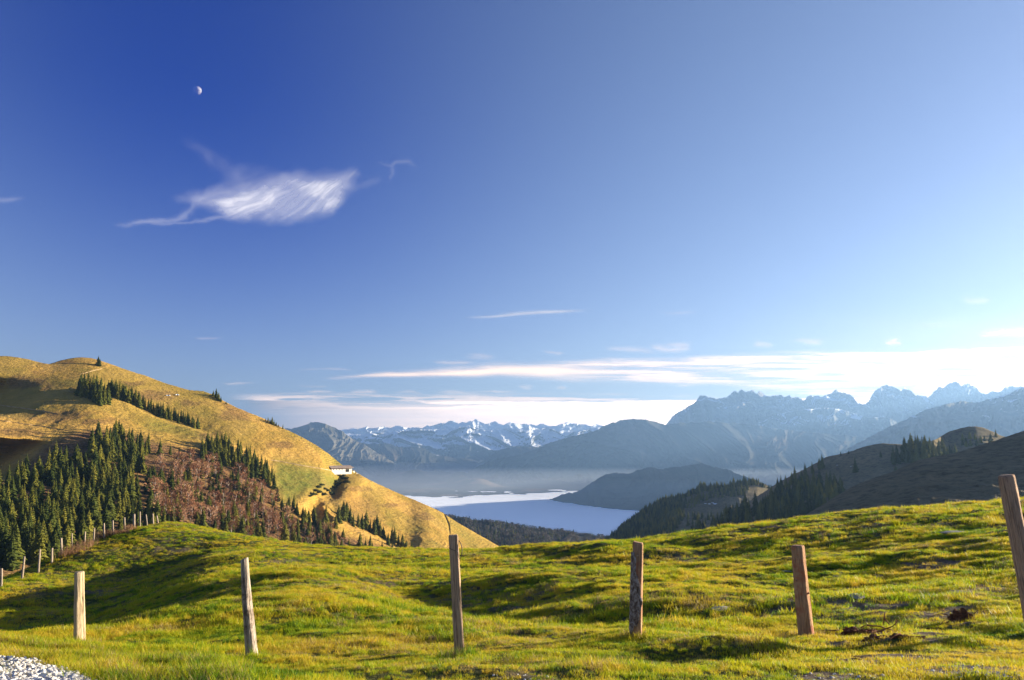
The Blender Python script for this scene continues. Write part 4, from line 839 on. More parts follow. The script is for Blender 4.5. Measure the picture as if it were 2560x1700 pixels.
def bare_mesh(seed, spread=1.0, low=0.42):
    r = np.random.default_rng(seed); V = []; F = []; TV = []; TF = []
    def seg(V, F, a, b, ra, rb):
        a = np.array(a, float); b = np.array(b, float); d = b - a; d /= np.linalg.norm(d) + 1e-9; u = np.cross(d, (0.3, 0.5, 0.8)); u /= np.linalg.norm(u); v = np.cross(d, u); n0 = len(V)
        for q, rr in ((a, ra), (b, rb)):
            for j in range(3): t_ = 2.094 * j; V.append(tuple(q + (u * math.cos(t_) + v * math.sin(t_)) * rr))
        for j in range(3): F.append((n0 + j, n0 + (j + 1) % 3, n0 + 3 + (j + 1) % 3)); F.append((n0 + j, n0 + 3 + (j + 1) % 3, n0 + 3 + j))
    tp = [(0, 0, -.05), (.01 * r.normal(), .01 * r.normal(), .3), (.02 * r.normal(), .02 * r.normal(), .6), (.03 * r.normal(), .03 * r.normal(), .93)]
    for k in range(3): seg(TV, TF, tp[k], tp[k + 1], .0125 * (1 - .25 * k), .0125 * (1 - .25 * (k + 1)))
    def grow(p, d, L, lev):
        q = p + d * L
        seg(V if lev > 1 else TV, F if lev > 1 else TF, p, q, 0.0062 / (lev + .3), 0.0052 / (lev + .4))
        if lev >= 4: return
        for _ in range(3 if lev < 3 else 4):
            n = d + r.normal(0, .42, 3) + np.array((0, 0, .18)); n /= np.linalg.norm(n); t_ = .45 + .55 * r.random(); grow(p + d * L * t_, n, L * (.55 + .25 * r.random()), lev + 1)
    for k in range(17):
        z = low + (.9 - low) * r.random(); a = r.random() * 6.283; s_ = (1 - abs(z - .62) * 1.2)
        i_ = min(int(z / .31), 2); t_ = z / .31 - i_; p = np.array(tp[i_]) * (1 - t_) + np.array(tp[i_ + 1]) * t_
        d = np.array((math.cos(a) * .75 * spread, math.sin(a) * .75 * spread, .9)); d /= np.linalg.norm(d); grow(p, d, .135 * s_ + .02, 1)
    for _ in range(95):
        d = r.normal(0, 1, 3); d /= np.linalg.norm(d); q = d * (.55 + .45 * r.random()) * np.array((.155 * spread + .03, .155 * spread + .03, (1 - low) * .48)) + np.array((0, 0, low + (1 - low) * .5))
        o_ = d + np.array((0, 0, .8)); o_ /= np.linalg.norm(o_); t_ = np.cross(o_, r.normal(0, 1, 3)); t_ /= np.linalg.norm(t_); n0 = len(V); L = .05 + .04 * r.random()
        V += [tuple(q - t_ * .007), tuple(q + t_ * .007), tuple(q + o_ * L + t_ * .010), tuple(q + o_ * L * .8 - t_ * .016)]; F += [(n0, n0 + 1, n0 + 2), (n0, n0 + 2, n0 + 3)]
    return mesh_np('crown', V, F, MAT_BARE, False), mesh_np('trunk', TV, TF, MAT_PALE, False)
BARE = [bare_mesh(800 + k, 0.7 + .18 * k, 0.32 + .07 * (k % 3)) for k in range(5)]

def dense_label(x, y, h, wf=1.0):
    col = 'cut by the left edge' if x < 5 else 'near the left edge' if x < 35 else 'above the second far post' if x < 80 else 'above the third far post' if x < 140 else 'behind the thin stake' if x < 200 else 'above the dry brush' if x < 265 else 'left of the thickest far post' if x < 325 else 'above the knoll top'
    row = 'atop the dense wood' if y < 1165 else 'in the upper dense wood' if y < 1225 else 'halfway up the dense wood' if y < 1290 else 'in the lower dense wood' if y < 1345 else 'at the foot of the dense wood'
    return '%s%s spruce %s, %s' % ('tall' if h > 17 else 'small' if h < 12.5 else 'middling', ' slim' if wf < .95 else ' broad' if wf > 1.1 else '', row, col)
def bare_label(x, y, h):
    col = 'just right of the dense wood' if x < 440 else 'left of the middle' if x < 500 else 'in the middle' if x < 560 else 'right of the middle' if x < 620 else 'towards the lower wood' if x < 680 else 'beside the lower wood'
    row = 'high on the red-brown slope' if y < 1210 else 'halfway down the red-brown slope' if y < 1255 else 'low on the red-brown slope' if y < 1305 else 'just above the meadow'
    return '%s bare tree %s, %s' % ('tall' if h > 16.5 else 'small' if h < 13 else 'middling', row, col)
CON = []      # (height in the photo, world position, height, variant, width factor, label, group)
def put(land, x, y, h, lab, grp, wf=1.0, sink=0.4):
    P_ = land.at(x, y); d_ = P_.y; CON.append((h / d_, P_ - Vector((0, 0, sink)), h, RNG.integers(0, 6), wf, lab, grp))
def sample_poly(poly, n, mind, seed, asp=1.6):
    r = np.random.default_rng(seed); P_ = np.array(poly, float); x0, y0 = P_.min(0); x1, y1 = P_.max(0); out = []
    for _ in range(n * 60):
        x, y = r.uniform(x0, x1), r.uniform(y0, y1); ins = False
        for i in range(len(P_)):
            a_, b_ = P_[i], P_[(i + 1) % len(P_)]
            if (a_[1] > y) != (b_[1] > y) and x < (b_[0] - a_[0]) * (y - a_[1]) / (b_[1] - a_[1]) + a_[0]: ins = not ins
        if ins and all(((x - u_) / 1.0) ** 2 + ((y - v_) * asp) ** 2 > mind ** 2 for u_, v_ in out): out.append((x, y))
        if len(out) >= n: break
    return out
r_ = random.Random(5)
G1 = 'spruces of the dense wood at the foot of the golden hill'
for x, y in sample_poly([(-60,1290),(-20,1240),(30,1210),(70,1180),(110,1160),(150,1150),(190,1130),(240,1115),(290,1125),(340,1155),(360,1185),(350,1240),(350,1320),(310,1345),(230,1350),(190,1385),(120,1410),(80,1425),(40,1425),(-60,1420)], 300, 10.5, 21):
    h_ = r_.choice((r_.uniform(9, 14), r_.uniform(13, 18), r_.uniform(15, 21))); wf_ = r_.uniform(.8, 1.25); put(hill, x, y, h_, dense_label(x, y, h_, wf_), G1, wf_)
for x, y in sample_poly([(240,1090),(262,1082),(300,1088),(345,1105),(372,1135),(372,1160),(330,1150),(250,1125)], 26, 11, 22):
    put(hill, x, y, r_.uniform(15, 20), 'tall slim spruce on the upper rim of the dense wood, ' + ('left end' if x < 285 else 'middle' if x < 330 else 'right end'), 'spruces on the upper rim of the wood', 0.85)
put(hill, 399, 1138, 15.0, 'single spruce on open grass between the two woods, left and larger', None); put(hill, 425, 1136, 10.5, 'single small spruce on open grass between the two woods, middle one', None); put(hill, 448, 1146, 11.0, 'single small spruce on open grass nearest the right-hand wood', None)
for x, y in sample_poly([(196,975),(225,968),(262,1000),(272,1012),(240,1012),(215,1000),(192,985)], 24, 7, 23, 1.2):
    put(hill, x, y, r_.uniform(17, 23), 'dark spruce in the small block high on the golden hill, ' + ('left side' if x < 215 else 'middle' if x < 245 else 'right side'), 'spruces of the small block high on the hill', 0.85)
bx = list(np.linspace(270, 492, 46))
for x in bx:
    y = pl(line_b, x) - r_.uniform(1.5, 9) ; put(hill, x + r_.uniform(-2, 2), y, (20 - 6 * (x - 270) / 220) * r_.uniform(.8, 1.15), 'dark spruce in the slanting line of trees across the golden hill, ' + ('upper end' if x < 320 else 'upper middle' if x < 380 else 'lower middle' if x < 440 else 'lower end'), 'spruces of the slanting line', 0.85, 2.0)
for x, y in sample_poly([(498,1128),(520,1112),(560,1122),(600,1138),(640,1165),(680,1200),(690,1235),(650,1215),(600,1185),(540,1160),(505,1155)], 52, 9.5, 24):
    put(hill, x, y, r_.uniform(15, 20), '%s spruce in the close stand above the bare trees, %s' % ('dark', 'top left' if x < 545 and y < 1135 else 'lower left' if x < 545 else 'middle' if x < 610 else 'right end'), 'spruces of the close stand above the bare trees', 0.85)
for x, y in sample_poly([(370,1190),(500,1165),(600,1210),(680,1260),(720,1330),(740,1370),(560,1350),(430,1330),(360,1320)], 130, 11, 25):
    h_ = r_.uniform(10, 20); put(hill, x, y, h_, bare_label(x, y, h_).replace('bare tree', 'spruce'), 'spruces among the bare trees')
for x, y in sample_poly([(690,1240),(720,1250),(760,1290),(790,1290),(830,1310),(870,1350),(920,1372),(980,1385),(1020,1392),(900,1410),(740,1385),(700,1300)], 58, 11, 26):
    put(hill, x, y, r_.uniform(10, 16), 'dark spruce in the lower wood right of the bare trees, %s' % ('at its left end' if x < 745 else 'in its middle' if x < 830 else 'at its right end'), 'spruces of the lower wood')
for x, y, h in ((846,1305,16),(858,1300,19),(866,1298,18),(875,1308,17),(883,1316,13),(905,1322,15),(915,1320,18),(935,1335,16),(942,1332,19),(950,1340,15),(958,1345,12),(970,1362,12),(980,1352,15),(986,1358,17),(996,1364,13),(1006,1368,14),(1015,1374,10),(1028,1378,10),(1046,1380,9),(895,1318,14),(925,1330,13)):
    put(hill, x, y, h, 'dark spruce in the row running down the golden hill towards the meadow', 'spruces of the row running down the hill')
put(hill, 245, 914, 12, 'stout spruce standing alone on the hilltop', None, 1.15); put(hill, 249, 915, 9, 'low spruce against the right side of the stout hilltop spruce', None, 1.2); 
for x, y, h, lab in ((533,988,7,'leftmost small spruce on the skyline crest'),(540,993,12,'tallest small spruce on the upper skyline crest'),(546,998,9.5,'spruce right of the tallest on the upper skyline crest'),(552,1002,6.5,'short spruce at the right end of the upper skyline clump'),(565,1008,4,'tiny lone spruce on the skyline below the clump')):
    put(hill, x, y + 2, h, lab, None)
for k, x in enumerate((664,670,675,680,685,690,696,707)): put(hill, x, hill.crest_y(x) + 3, (4,6,5,9,6,5,3.5,6)[k], 'small spruce in the low skyline row above the hut slope', 'small spruces of the low skyline row')
put(hill, 35, 1418, 11.5, 'small bright green spruce alone behind the far fence, lower left', None, 1.25)
RG = 'spruces on the shaded hills at the right'
for x, y, hP, lab in ((2056,1171,38,'tall dark spruce on the right-hand skyline, highest of the stepped row'),(2049,1172,30,'spruce pressed against the left of the highest skyline spruce'),(2031,1182,30,'spruce second in the stepped skyline row'),(2014,1197,42,'broad spruce in the middle of the stepped skyline row'),(2004,1200,30,'spruce left of the broad one in the stepped row'),(1988,1208,44,'broad dark spruce low in the stepped skyline row'),(1980,1212,34,'spruce left of the low broad one'),(1965,1218,32,'slim pointed spruce at the low end of the stepped row'),
        (2102,1138,11,'tiny spruce on the smooth hill crest, left of two'),(2122,1134,10,'tiny rounded spruce on the smooth hill crest, right of two'),(2139,1180,40,'single dark spruce in the open shaded pasture'),(2202,1143,17,'small faint spruce left of the hill wood'),(2240,1178,18,'small bushy spruce on the crest of the near shaded slope'),(2490,1092,21,'single spruce on the far right knoll skyline'),(2322,1165,20,'spruce at the lower edge of the hill wood')):
    P_ = midhill.at(x, y); put(midhill, x, y, hP / FP * P_.y, lab, None, 1.1)
for x, y in sample_poly([(2226,1150),(2262,1135),(2300,1128),(2350,1125),(2400,1128),(2385,1145),(2340,1152),(2290,1158),(2235,1162)], 34, 8, 27, 1.0):
    P_ = midhill.at(x, y); put(midhill, x, y, (62 - abs(x - 2290) * 0.36) * r_.uniform(.7, 1.05) / FP * P_.y, 'dark spruce in the hill wood beside the round knoll, %s' % ('left end' if x < 2260 else 'left of its middle' if x < 2300 else 'right of its middle' if x < 2345 else 'right end'), 'spruces of the right-hand hill wood', 1.0)
for x, y in sample_poly([(2405,1098),(2440,1090),(2480,1095),(2478,1112),(2440,1118),(2400,1120)], 12, 8, 28, 1.0):
    P_ = midhill.at(x, y); put(midhill, x, y, r_.uniform(14, 22) / FP * P_.y, 'small spruce on the flank of the round knoll', 'small spruces on the round knoll', 1.2)
for x, y in sample_poly([(1690,1345),(1790,1318),(1830,1288),(1860,1278),(1900,1275),(1950,1235),(1990,1222),(2060,1215),(2112,1228),(2105,1245),(2070,1275),(2000,1305),(1900,1350),(1700,1400)], 210, 7, 29, 1.2):
    P_ = midhill.at(x, y); put(midhill, x, y, (r_.uniform(34, 52) - max(0, 1900 - x) * 0.06) / FP * P_.y, 'dark spruce in the wood beside the shaded slope, %s' % ('far left' if x < 1800 else 'left part' if x < 1880 else 'middle' if x < 1960 else 'right part' if x < 2040 else 'right end') + (', upper edge' if y < 1245 else ', lower edge' if y > 1300 else ''), 'spruces of the dark wood beside the shaded slope', 1.0)
FARN = []
def putf(land, x, y, h):
    P_ = land.at(x, y); FARN.append((P_ - Vector((0, 0, 0.8)), h))
for x, y in sample_poly([(1470,1390),(1478,1380),(1520,1347),(1567,1313),(1620,1273),(1661,1254),(1700,1244),(1712,1290),(1690,1330),(1640,1370),(1540,1420)], 460, 4.0, 30, 1.0): putf(farhill, x, y, r_.uniform(11, 16))
for x in np.arange(1478, 1925, 2.6):
    hp = np.interp(x, [1478,1600,1660,1694,1727,1760,1788,1810,1826,1859,1887,1925], [16,20,18,16,20,26,20,14,22,26,18,10]); P_ = farhill.at(x, farhill.crest_y(x) + 3)
    putf(farhill, x, farhill.crest_y(x) + r_.uniform(2, 10), hp * r_.uniform(.55, 1.1) / FP * P_.y)
for x, y in sample_poly([(1700,1262),(1800,1225),(1870,1222),(1860,1240),(1780,1245),(1720,1275)], 60, 6, 31, 1.0): putf(farhill, x, y, r_.uniform(9, 14))
for x, y in sample_poly([(1700,1290),(1800,1290),(1950,1275),(1950,1330),(1750,1350)], 90, 9, 32, 1.0): putf(farhill, x, y, r_.uniform(9, 15))

CON.sort(key=lambda c_: -c_[0])
def rot_scale(h, wf): return (h * wf, h * wf, h)
for k, (_, P_, h, v, wf, lab, grp) in enumerate(CON[:300]):
    e = bpy.data.objects.new('spruce_tree', None); COL.objects.link(e); e.location = P_; e.rotation_euler = (RNG.normal() * .025, RNG.normal() * .025, RNG.random() * 6.28); e.scale = rot_scale(h, wf)
    tag(e, lab, 'spruce', grp)
    c_ = bpy.data.objects.new('crown', SPR[v]); COL.objects.link(c_); c_.parent = e
    t_ = bpy.data.objects.new('trunk', SPT); COL.objects.link(t_); t_.parent = e
rest = CON[300:]
if rest:
    tag(scatter('distant_spruces', SPR, np.array([tuple(c_[1]) for c_ in rest]), RNG.random(len(rest)) * 6.28, np.array([rot_scale(c_[2], c_[4]) for c_ in rest]), np.array([c_[3] for c_ in rest])),
        'smaller spruces filling the distant woods', 'spruces', None, 'stuff')
tag(scatter('far_hill_wood', SPR, np.array([tuple(c_[0]) for c_ in FARN]), RNG.random(len(FARN)) * 6.28, np.array([(c_[1] * 1.15, c_[1] * 1.15, c_[1]) for c_ in FARN]), RNG.integers(0, 6, len(FARN))),
    'near-black spruce wood on the far forested hill', 'wood', None, 'stuff')
# bare trees
BT = 'bare pinkish trees in the middle of the hill wood'; bl = []
for x, y in sample_poly([(385,1185),(430,1165),(500,1165),(560,1190),(620,1215),(680,1260),(710,1310),(730,1360),(640,1370),(560,1352),(480,1335),(400,1320),(375,1260)], 95, 13.5, 41):
    h_ = r_.uniform(11, 20); bl.append((x, y, h_, bare_label(x, y, h_), BT))
for x, y in sample_poly([(720,1310),(780,1330),(850,1345),(860,1375),(760,1380),(715,1350)], 14, 13, 42): bl.append((x, y, r_.uniform(8, 12), '%s leafless reddish tree in the lower wood, %s' % ('upper' if y < 1345 else 'lower', 'left part' if x < 760 else 'middle' if x < 810 else 'right part'), 'bare trees of the lower wood'))
bl += [(386,1262,19,'tall bare tree with a thick pale trunk and a red flat crown',None),(470,1195,17,'broad pale bare tree under the left end of the close spruce stand',None)]
for k, (x, y, h, lab, grp) in enumerate(bl):
    P_ = hill.at(x, y); v = int(RNG.integers(0, 5)) if k < len(bl) - 2 else 4
    e = bpy.data.objects.new('bare_tree', None); COL.objects.link(e); e.location = P_ - Vector((0, 0, .3)); e.rotation_euler = (0, 0, RNG.random() * 6.28); wf = RNG.uniform(1.0, 1.5); e.scale = (h * wf, h * wf, h); tag(e, lab, 'bare tree', grp)
    for nm, me in (('crown', BARE[v][0]), ('trunk', BARE[v][1])):
        c_ = bpy.data.objects.new(nm, me); COL.objects.link(c_); c_.parent = e
# woods on the ridge in the notch: bare and dark trees, one mass
NW = []; r2 = np.random.default_rng(51)
for x in np.arange(1085, 1600, 1.7): NW.append((x, notch.crest_y(x) + r2.uniform(0, 5)))
for x, y in zip(r2.uniform(1090, 1600, 2600), r2.uniform(0, 90, 2600)): NW.append((x, notch.crest_y(x) + 3 + y))
NP = np.array([tuple(notch.at(x, y) - Vector((0, 0, 2.0))) for x, y in NW]); hh = r2.uniform(6, 12, len(NP)); con = r2.random(len(NP)) < 0.22; pk = np.where(con, r2.integers(0, 3, len(NP)), r2.integers(3, 8, len(NP)))
m = M('far_bare_crown'); m.leaf(m.ramp(m.noise(m.pos(), 0.02), [(0.4, (0.075, 0.065, 0.052)), (0.6, (0.15, 0.125, 0.10))]), 0.1, 0.9, 0.05); MAT_FARB = m.m
def puff_mesh(seed):
    r = np.random.default_rng(seed); V = []; F = []
    for k in range(70):
        d = r.normal(0, 1, 3); d /= np.linalg.norm(d); c_ = d * (0.6 + .4 * r.random()) * np.array((.36, .36, .42)) + np.array((0, 0, .55)); u = r.normal(0, 1, 3); u /= np.linalg.norm(u); v = np.cross(u, d); b = len(V); s_ = .10
        V += [tuple(c_ + u * s_), tuple(c_ - u * s_ * .6 + v * s_), tuple(c_ - u * s_ * .6 - v * s_)]; F.append((b, b + 1, b + 2))
    return mesh_np('puff', V, F, MAT_FARB, False)
tag(scatter('ridge_wood', SPR[:3] + [puff_mesh(60 + k) for k in range(5)], NP, r2.random(len(NP)) * 6.28, hh * np.where(con, 1.35, 1.0), pk), 'mixed wood covering the ridge in the notch below the fog', 'wood', None, 'stuff')

# shrubs and rocks in the gully below the hut
m = M('dwarf_pine'); m.leaf(m.ramp(m.noise(m.pos(), 1.2), [(0.4, (0.018, 0.028, 0.010)), (0.6, (0.055, 0.065, 0.020))]), 0.1, 0.8, 0.1); MAT_PINE = m.m
def shrub_mesh(seed):
    r = np.random.default_rng(seed); V = []; F = []
    for k in range(260):
        d = r.normal(0, 1, 3); d[2] = abs(d[2]); d /= np.linalg.norm(d); c_ = d * (0.5 + .5 * r.random()) * np.array((1, .9, .55)); u = r.normal(0, 1, 3); u /= np.linalg.norm(u); v = np.cross(u, d); b = len(V); s_ = .2
        V += [tuple(c_ + u * s_), tuple(c_ - u * s_ * .6 + v * s_ * .5), tuple(c_ - u * s_ * .6 - v * s_ * .5)]; F.append((b, b + 1, b + 2))
    return mesh_np('shrub', V, F, MAT_PINE, False)
SH = [shrub_mesh(900 + k) for k in range(4)]
for k, (x, y) in enumerate([(850,1192),(858,1188),(846,1200),(862,1196),(852,1208),(842,1212),(833,1218),(826,1222),(818,1226),(810,1222),(802,1212),(795,1218),(788,1226),(780,1236),(774,1240),(796,1230),(806,1236),(826,1234),(866,1205),(838,1204)]):
    P_ = hill.at(x, y); o = obj('dwarf_pine', SH[k % 4], None, P_ - Vector((0, 0, .5))); q = r_.uniform(3.0, 5.5); o.scale = (q * 1.2, q, q); o.rotation_euler = (0, 0, k)
    tag(o, ('dwarf pine thicket right under the white hut' if y < 1200 else ('dwarf pine thicket in the %s middle of the gully below the hut' % ('left' if x < 815 else 'right')) if y < 1222 else 'dwarf pine thicket low in the gully, %s' % ('leftmost pair' if x < 782 else 'near the lower wood' if x < 800 else 'on its right side')), 'shrub', 'dwarf pines in the gully below the hut')
# ------------------------------------------------------------------ paths on the hill
m = M('path_earth'); m.diffuse(m.ramp(m.noise(m.pos(), 0.3), [(0.4, (0.36, 0.24, 0.12)), (0.6, (0.55, 0.40, 0.24))])); MAT_PATH = m.m
def path_strip(land, pts, wd, lab=None):
    xs = np.linspace(pts[0][0], pts[-1][0], 90); V = []
    for x in xs:
        y = float(pl(pts, x)); P_ = land.at(x, y); n_ = Vector((-P_.x, -P_.y, 40)).normalized()
        V += [tuple(P_ + n_ * 0.7 + Vector((0, 0, wd / 2))), tuple(P_ + n_ * 0.7 - Vector((0, 0, wd / 2)))]
    o = obj('path', mesh_np('path', V, [(2 * i, 2 * i + 1, 2 * i + 3, 2 * i + 2) for i in range(len(xs) - 1)], MAT_PATH)); tag(o, kind='structure')
path_strip(hill, [(-60,1002),(0,1013),(60,1021),(110,1028),(146,1036)], 0.9)
path_strip(hill, [(-60,1043),(0,1051),(60,1060),(110,1066),(172,1077)], 0.55)
path_strip(hill, [(678,1150),(705,1154),(740,1161),(775,1167),(800,1171),(822,1175),(850,1179)], 0.9)
path_strip(hill, [(200,936),(215,932),(235,926),(255,922)], 0.4)

# ------------------------------------------------------------------ the hut
m = M('white_render'); m.diffuse(m.ramp(m.noise(m.pos(), 0.6), [(0.4, (0.74, 0.70, 0.63)), (0.6, (0.82, 0.79, 0.73))])); MAT_WHITE = m.m
m = M('roof_metal'); m.diffuse(m.ramp(m.noise(m.pos(), 0.5), [(0.4, (0.30, 0.22, 0.17)), (0.6, (0.42, 0.33, 0.26))]), 0.6); MAT_ROOF = m.m
m = M('dark_boards'); m.diffuse((0.09, 0.045, 0.03)); MAT_BOARD = m.m
m = M('dark_opening'); m.diffuse((0.02, 0.016, 0.015), 0.4); MAT_DARK = m.m
P_ = hill.at(829, 1178); k = P_.y / FP          # metres per photograph pixel at the hut
hut = empty('alpine_hut', P_ + Vector((0, 0, .3)), (0, 0, math.radians(44)))
L_, W_, Hh_ = 58 * k, 26 * k, 6.6 * k; x0 = 0.0
def add_box(name, par, mat, *a):
    bm = bmesh.new(); box(bm, *a); return obj(name, bm_mesh(name, bm, mat), par)
add_box('wall', hut, MAT_WHITE, x0, x0 + L_, 0, W_, -4.0, Hh_)
bm = bmesh.new(); zr, ze = Hh_ + 5.0 * k, Hh_ - .1; ov = 1.4; th = .35                 # low pitched roof, ridge along the length
for (a_, b_) in (((-ov, ze), (W_ / 2, zr)), ((W_ / 2, zr), (W_ + ov, ze))):
    vs = [bm.verts.new(p_) for x_ in (x0 - ov, x0 + L_ + ov) for p_ in ((x_, a_[0], a_[1]), (x_, b_[0], b_[1]), (x_, b_[0], b_[1] + th), (x_, a_[0], a_[1] + th))]
    for f_ in ((0, 1, 2, 3), (7, 6, 5, 4), (0, 4, 5, 1), (1, 5, 6, 2), (2, 6, 7, 3), (3, 7, 4, 0)): bm.faces.new([vs[i] for i in f_])
rf = obj('roof', bm_mesh('roof', bm, MAT_ROOF), hut)
bm = bmesh.new()
for x_ in (x0 + .02, x0 + L_ - .32):
    vs = [bm.verts.new(p_) for xx in (x_, x_ + .3) for p_ in ((xx, .02, Hh_ + .003), (xx, W_ - .02, Hh_ + .003), (xx, W_ / 2, zr - .05))]
    for f_ in ((0, 1, 2), (5, 4, 3), (0, 3, 4, 1), (1, 4, 5, 2), (2, 5, 3, 0)): bm.faces.new([vs[i] for i in f_])
obj('gable', bm_mesh('gable', bm, MAT_BOARD), hut)
add_box('eaves_board', hut, MAT_BOARD, x0 + .2, x0 + L_ - .2, -.12, -.003, Hh_ - 1.1, Hh_ - .25)
add_box('door', hut, MAT_DARK, x0 + 40 * k, x0 + 50 * k, -.08, -.004, -1.6, 1.6)
for q in (5, 13, 21, 29): f_ = add_box('window', hut, MAT_BOARD, x0 + q * k, x0 + (q + 1.8) * k, -.07, -.005, .9, 1.9); add_box('pane', f_, MAT_DARK, x0 + (q + .2) * k, x0 + (q + 1.6) * k, -.09, -.075, 1.0, 1.8)
add_box('window', hut, MAT_DARK, x0 - .06, x0 - .003, W_ * .4, W_ * .55, .9, 1.9)
tag(hut, 'long white walled alpine hut with a low brown roof on the slope', 'hut')
P2 = hill.at(875, 1180); sh = empty('round_shed', P2 + Vector((0, 0, -.3)), (0, 0, math.radians(30)))
bm = bmesh.new(); n_ = 14; R_ = 4.6 * k; vs = []
for y_ in (0, 5.0): vs.append([bm.verts.new((R_ * math.cos(a_), y_, max(0, R_ * 1.55 * math.sin(a_)) - .8 * (math.sin(a_) < .01))) for a_ in np.linspace(0, math.pi, n_)])
for j in range(n_ - 1): bm.faces.new((vs[0][j], vs[1][j], vs[1][j + 1], vs[0][j + 1]))
bm.faces.new(vs[0]); bm.faces.new(vs[1][::-1]); obj('shell', bm_mesh('shell', bm, MAT_BOARD), sh); add_box('door', sh, MAT_DARK, -1.2, 1.2, -.06, -.004, -.5, 2.4)
tag(sh, 'dark round topped shed between the white hut and its white annex', 'shed')
P2 = hill.at(884, 1181); an = empty('annex', P2 + Vector((0, 0, -.3)), (0, 0, math.radians(42)))
add_box('wall', an, MAT_WHITE, -3.6 * k, 3.6 * k, 0, 5, -1.5, 5.2 * k); add_box('roof', an, MAT_DARK, -4.4 * k, 4.0 * k, -.5, 5.5, 5.2 * k + .003, 6.4 * k)
tag(an, 'small white annex with a flat dark roof, right of the round shed', 'annex')
o = add_box('retaining_wall', None, MAT_WHITE, -2.6 * k, 2.6 * k, 0, .6, -1.2, 2.0 * k); o.location = hill.at(893, 1184) + Vector((0, 0, -.4)); o.rotation_euler = (0, math.radians(14), math.radians(42)); tag(o, 'low white wall running downhill from the annex', 'wall')

# snow flecks in the shaded pasture
m = M('old_snow'); m.diffuse((0.80, 0.82, 0.86)); MAT_SNOW = m.m
for k_, (x, y, wd, lab) in enumerate(((1764,1259,5,'leftmost small snow patch in the shaded pasture'),(1774,1260,6,'snow patch second from left in the shaded pasture'),(1782,1257,5,'upper snow patch of the cluster in the shaded pasture'),(1788,1260,9,'largest snow patch in the shaded pasture'),(1701,1253,4,'tiny snow fleck on the wooded far hill'),
        (2127,1166,3,'tiny snow fleck left of the single pasture spruce'),(2093,1163,3,'tiny snow fleck on the smooth hill above the dark wood'),(420,989,10,'thin old snow streak under the bank high on the golden hill'),(442,987,9,'longer thin snow streak beside the first one on the golden hill'))):
    land = hill if x < 600 else (farhill if x < 1900 else midhill); P_ = land.at(x, y); s_ = wd / FP * P_.y
    bm = bmesh.new(); bmesh.ops.create_icosphere(bm, subdivisions=3, radius=.5); rr = random.Random(k_)
    ph = rr.random() * 6
    for v in bm.verts:
        a_ = math.atan2(v.co.y, v.co.x); v.co *= 1 + .3 * math.sin(3 * a_ + ph) + .2 * math.sin(5 * a_ + 2 * ph)
    o = obj('snow_patch', bm_mesh('snow_patch', bm, MAT_SNOW, True), None, P_); o.scale = (s_, s_ * 1.2, s_ * .30); tag(o, lab, 'snow patch', 'old snow patches')

# ------------------------------------------------------------------ moon and clouds
m = M('moon_surface'); d_ = m.n('ShaderNodeBsdfDiffuse'); t_ = m.n('ShaderNodeBsdfTransparent'); ad = m.n('ShaderNodeAddShader')
m.l(m.ramp(m.noise(m.pos(src='obj'), 1.6, 4, .6), [(0.42, (0.10, 0.09, 0.085)), (0.56, (0.20, 0.20, 0.21))]), d_.inputs['Color'])
mb = m.n('ShaderNodeMixShader'); bf = m.n('ShaderNodeNewGeometry'); t2 = m.n('ShaderNodeBsdfTransparent'); t2.inputs[0].default_value = (0, 0, 0, 1)
m.l(bf.outputs['Backfacing'], mb.inputs[0]); m.l(d_.outputs[0], mb.inputs[1]); m.l(t2.outputs[0], mb.inputs[2]); m.l(mb.outputs[0], ad.inputs[0]); m.l(t_.outputs[0], ad.inputs[1]); m.l(ad.outputs[0], m.out.inputs['Surface'])     # the lit air in front of the moon adds to it
bm = bmesh.new(); bmesh.ops.create_uvsphere(bm, u_segments=48, v_segments=32, radius=1.0)
MD = 260000.0; P_ = at_depth(493, 226, MD); moon = obj('moon', bm_mesh('moon', bm, m.m, True), None, P_); rr = P_.length * (10.8 / FP) * .86; moon.scale = (rr,) * 3
tag(moon, 'pale half moon, lit on its right side, in the deep blue sky', 'moon')

def mat_cloud(name, col, ambient=0.0):
    m = M(name); at_ = m.n('ShaderNodeAttribute'); at_.attribute_name = 'cover'
    d_ = m.n('ShaderNodeBsdfDiffuse'); d_.inputs['Color'].default_value = (*col, 1); t_ = m.n('ShaderNodeBsdfTransparent'); mx = m.n('ShaderNodeMixShader')
    cx = m.n('ShaderNodeCombineXYZ')
    for k, v in enumerate(SV): cx.inputs[k].default_value = v
    m.l(cx.outputs[0], d_.inputs['Normal'])      # ice crystals scatter sunlight whatever the tilt of the sheet
    tr = m.n('ShaderNodeBsdfTranslucent'); tr.inputs['Color'].default_value = (*col, 1); ad = m.n('ShaderNodeAddShader'); ng = m.n('ShaderNodeVectorMath', operation='SCALE'); ng.inputs['Scale'].default_value = -1.0
    m.l(cx.outputs[0], ng.inputs[0]); m.l(ng.outputs[0], tr.inputs['Normal']); m.l(d_.outputs[0], ad.inputs[0]); m.l(tr.outputs[0], ad.inputs[1])
    m.l(at_.outputs['Fac'], mx.inputs[0]); m.l(t_.outputs[0], mx.inputs[1]); m.l(ad.outputs[0], mx.inputs[2]); m.l(mx.outputs[0], m.out.inputs['Surface']); return m.m
CLOUD = mat_cloud('ice_cloud', (0.22, 0.24, 0.33)); CLOUD_LOW = mat_cloud('low_sun_cloud', (0.62, 0.49, 0.43))
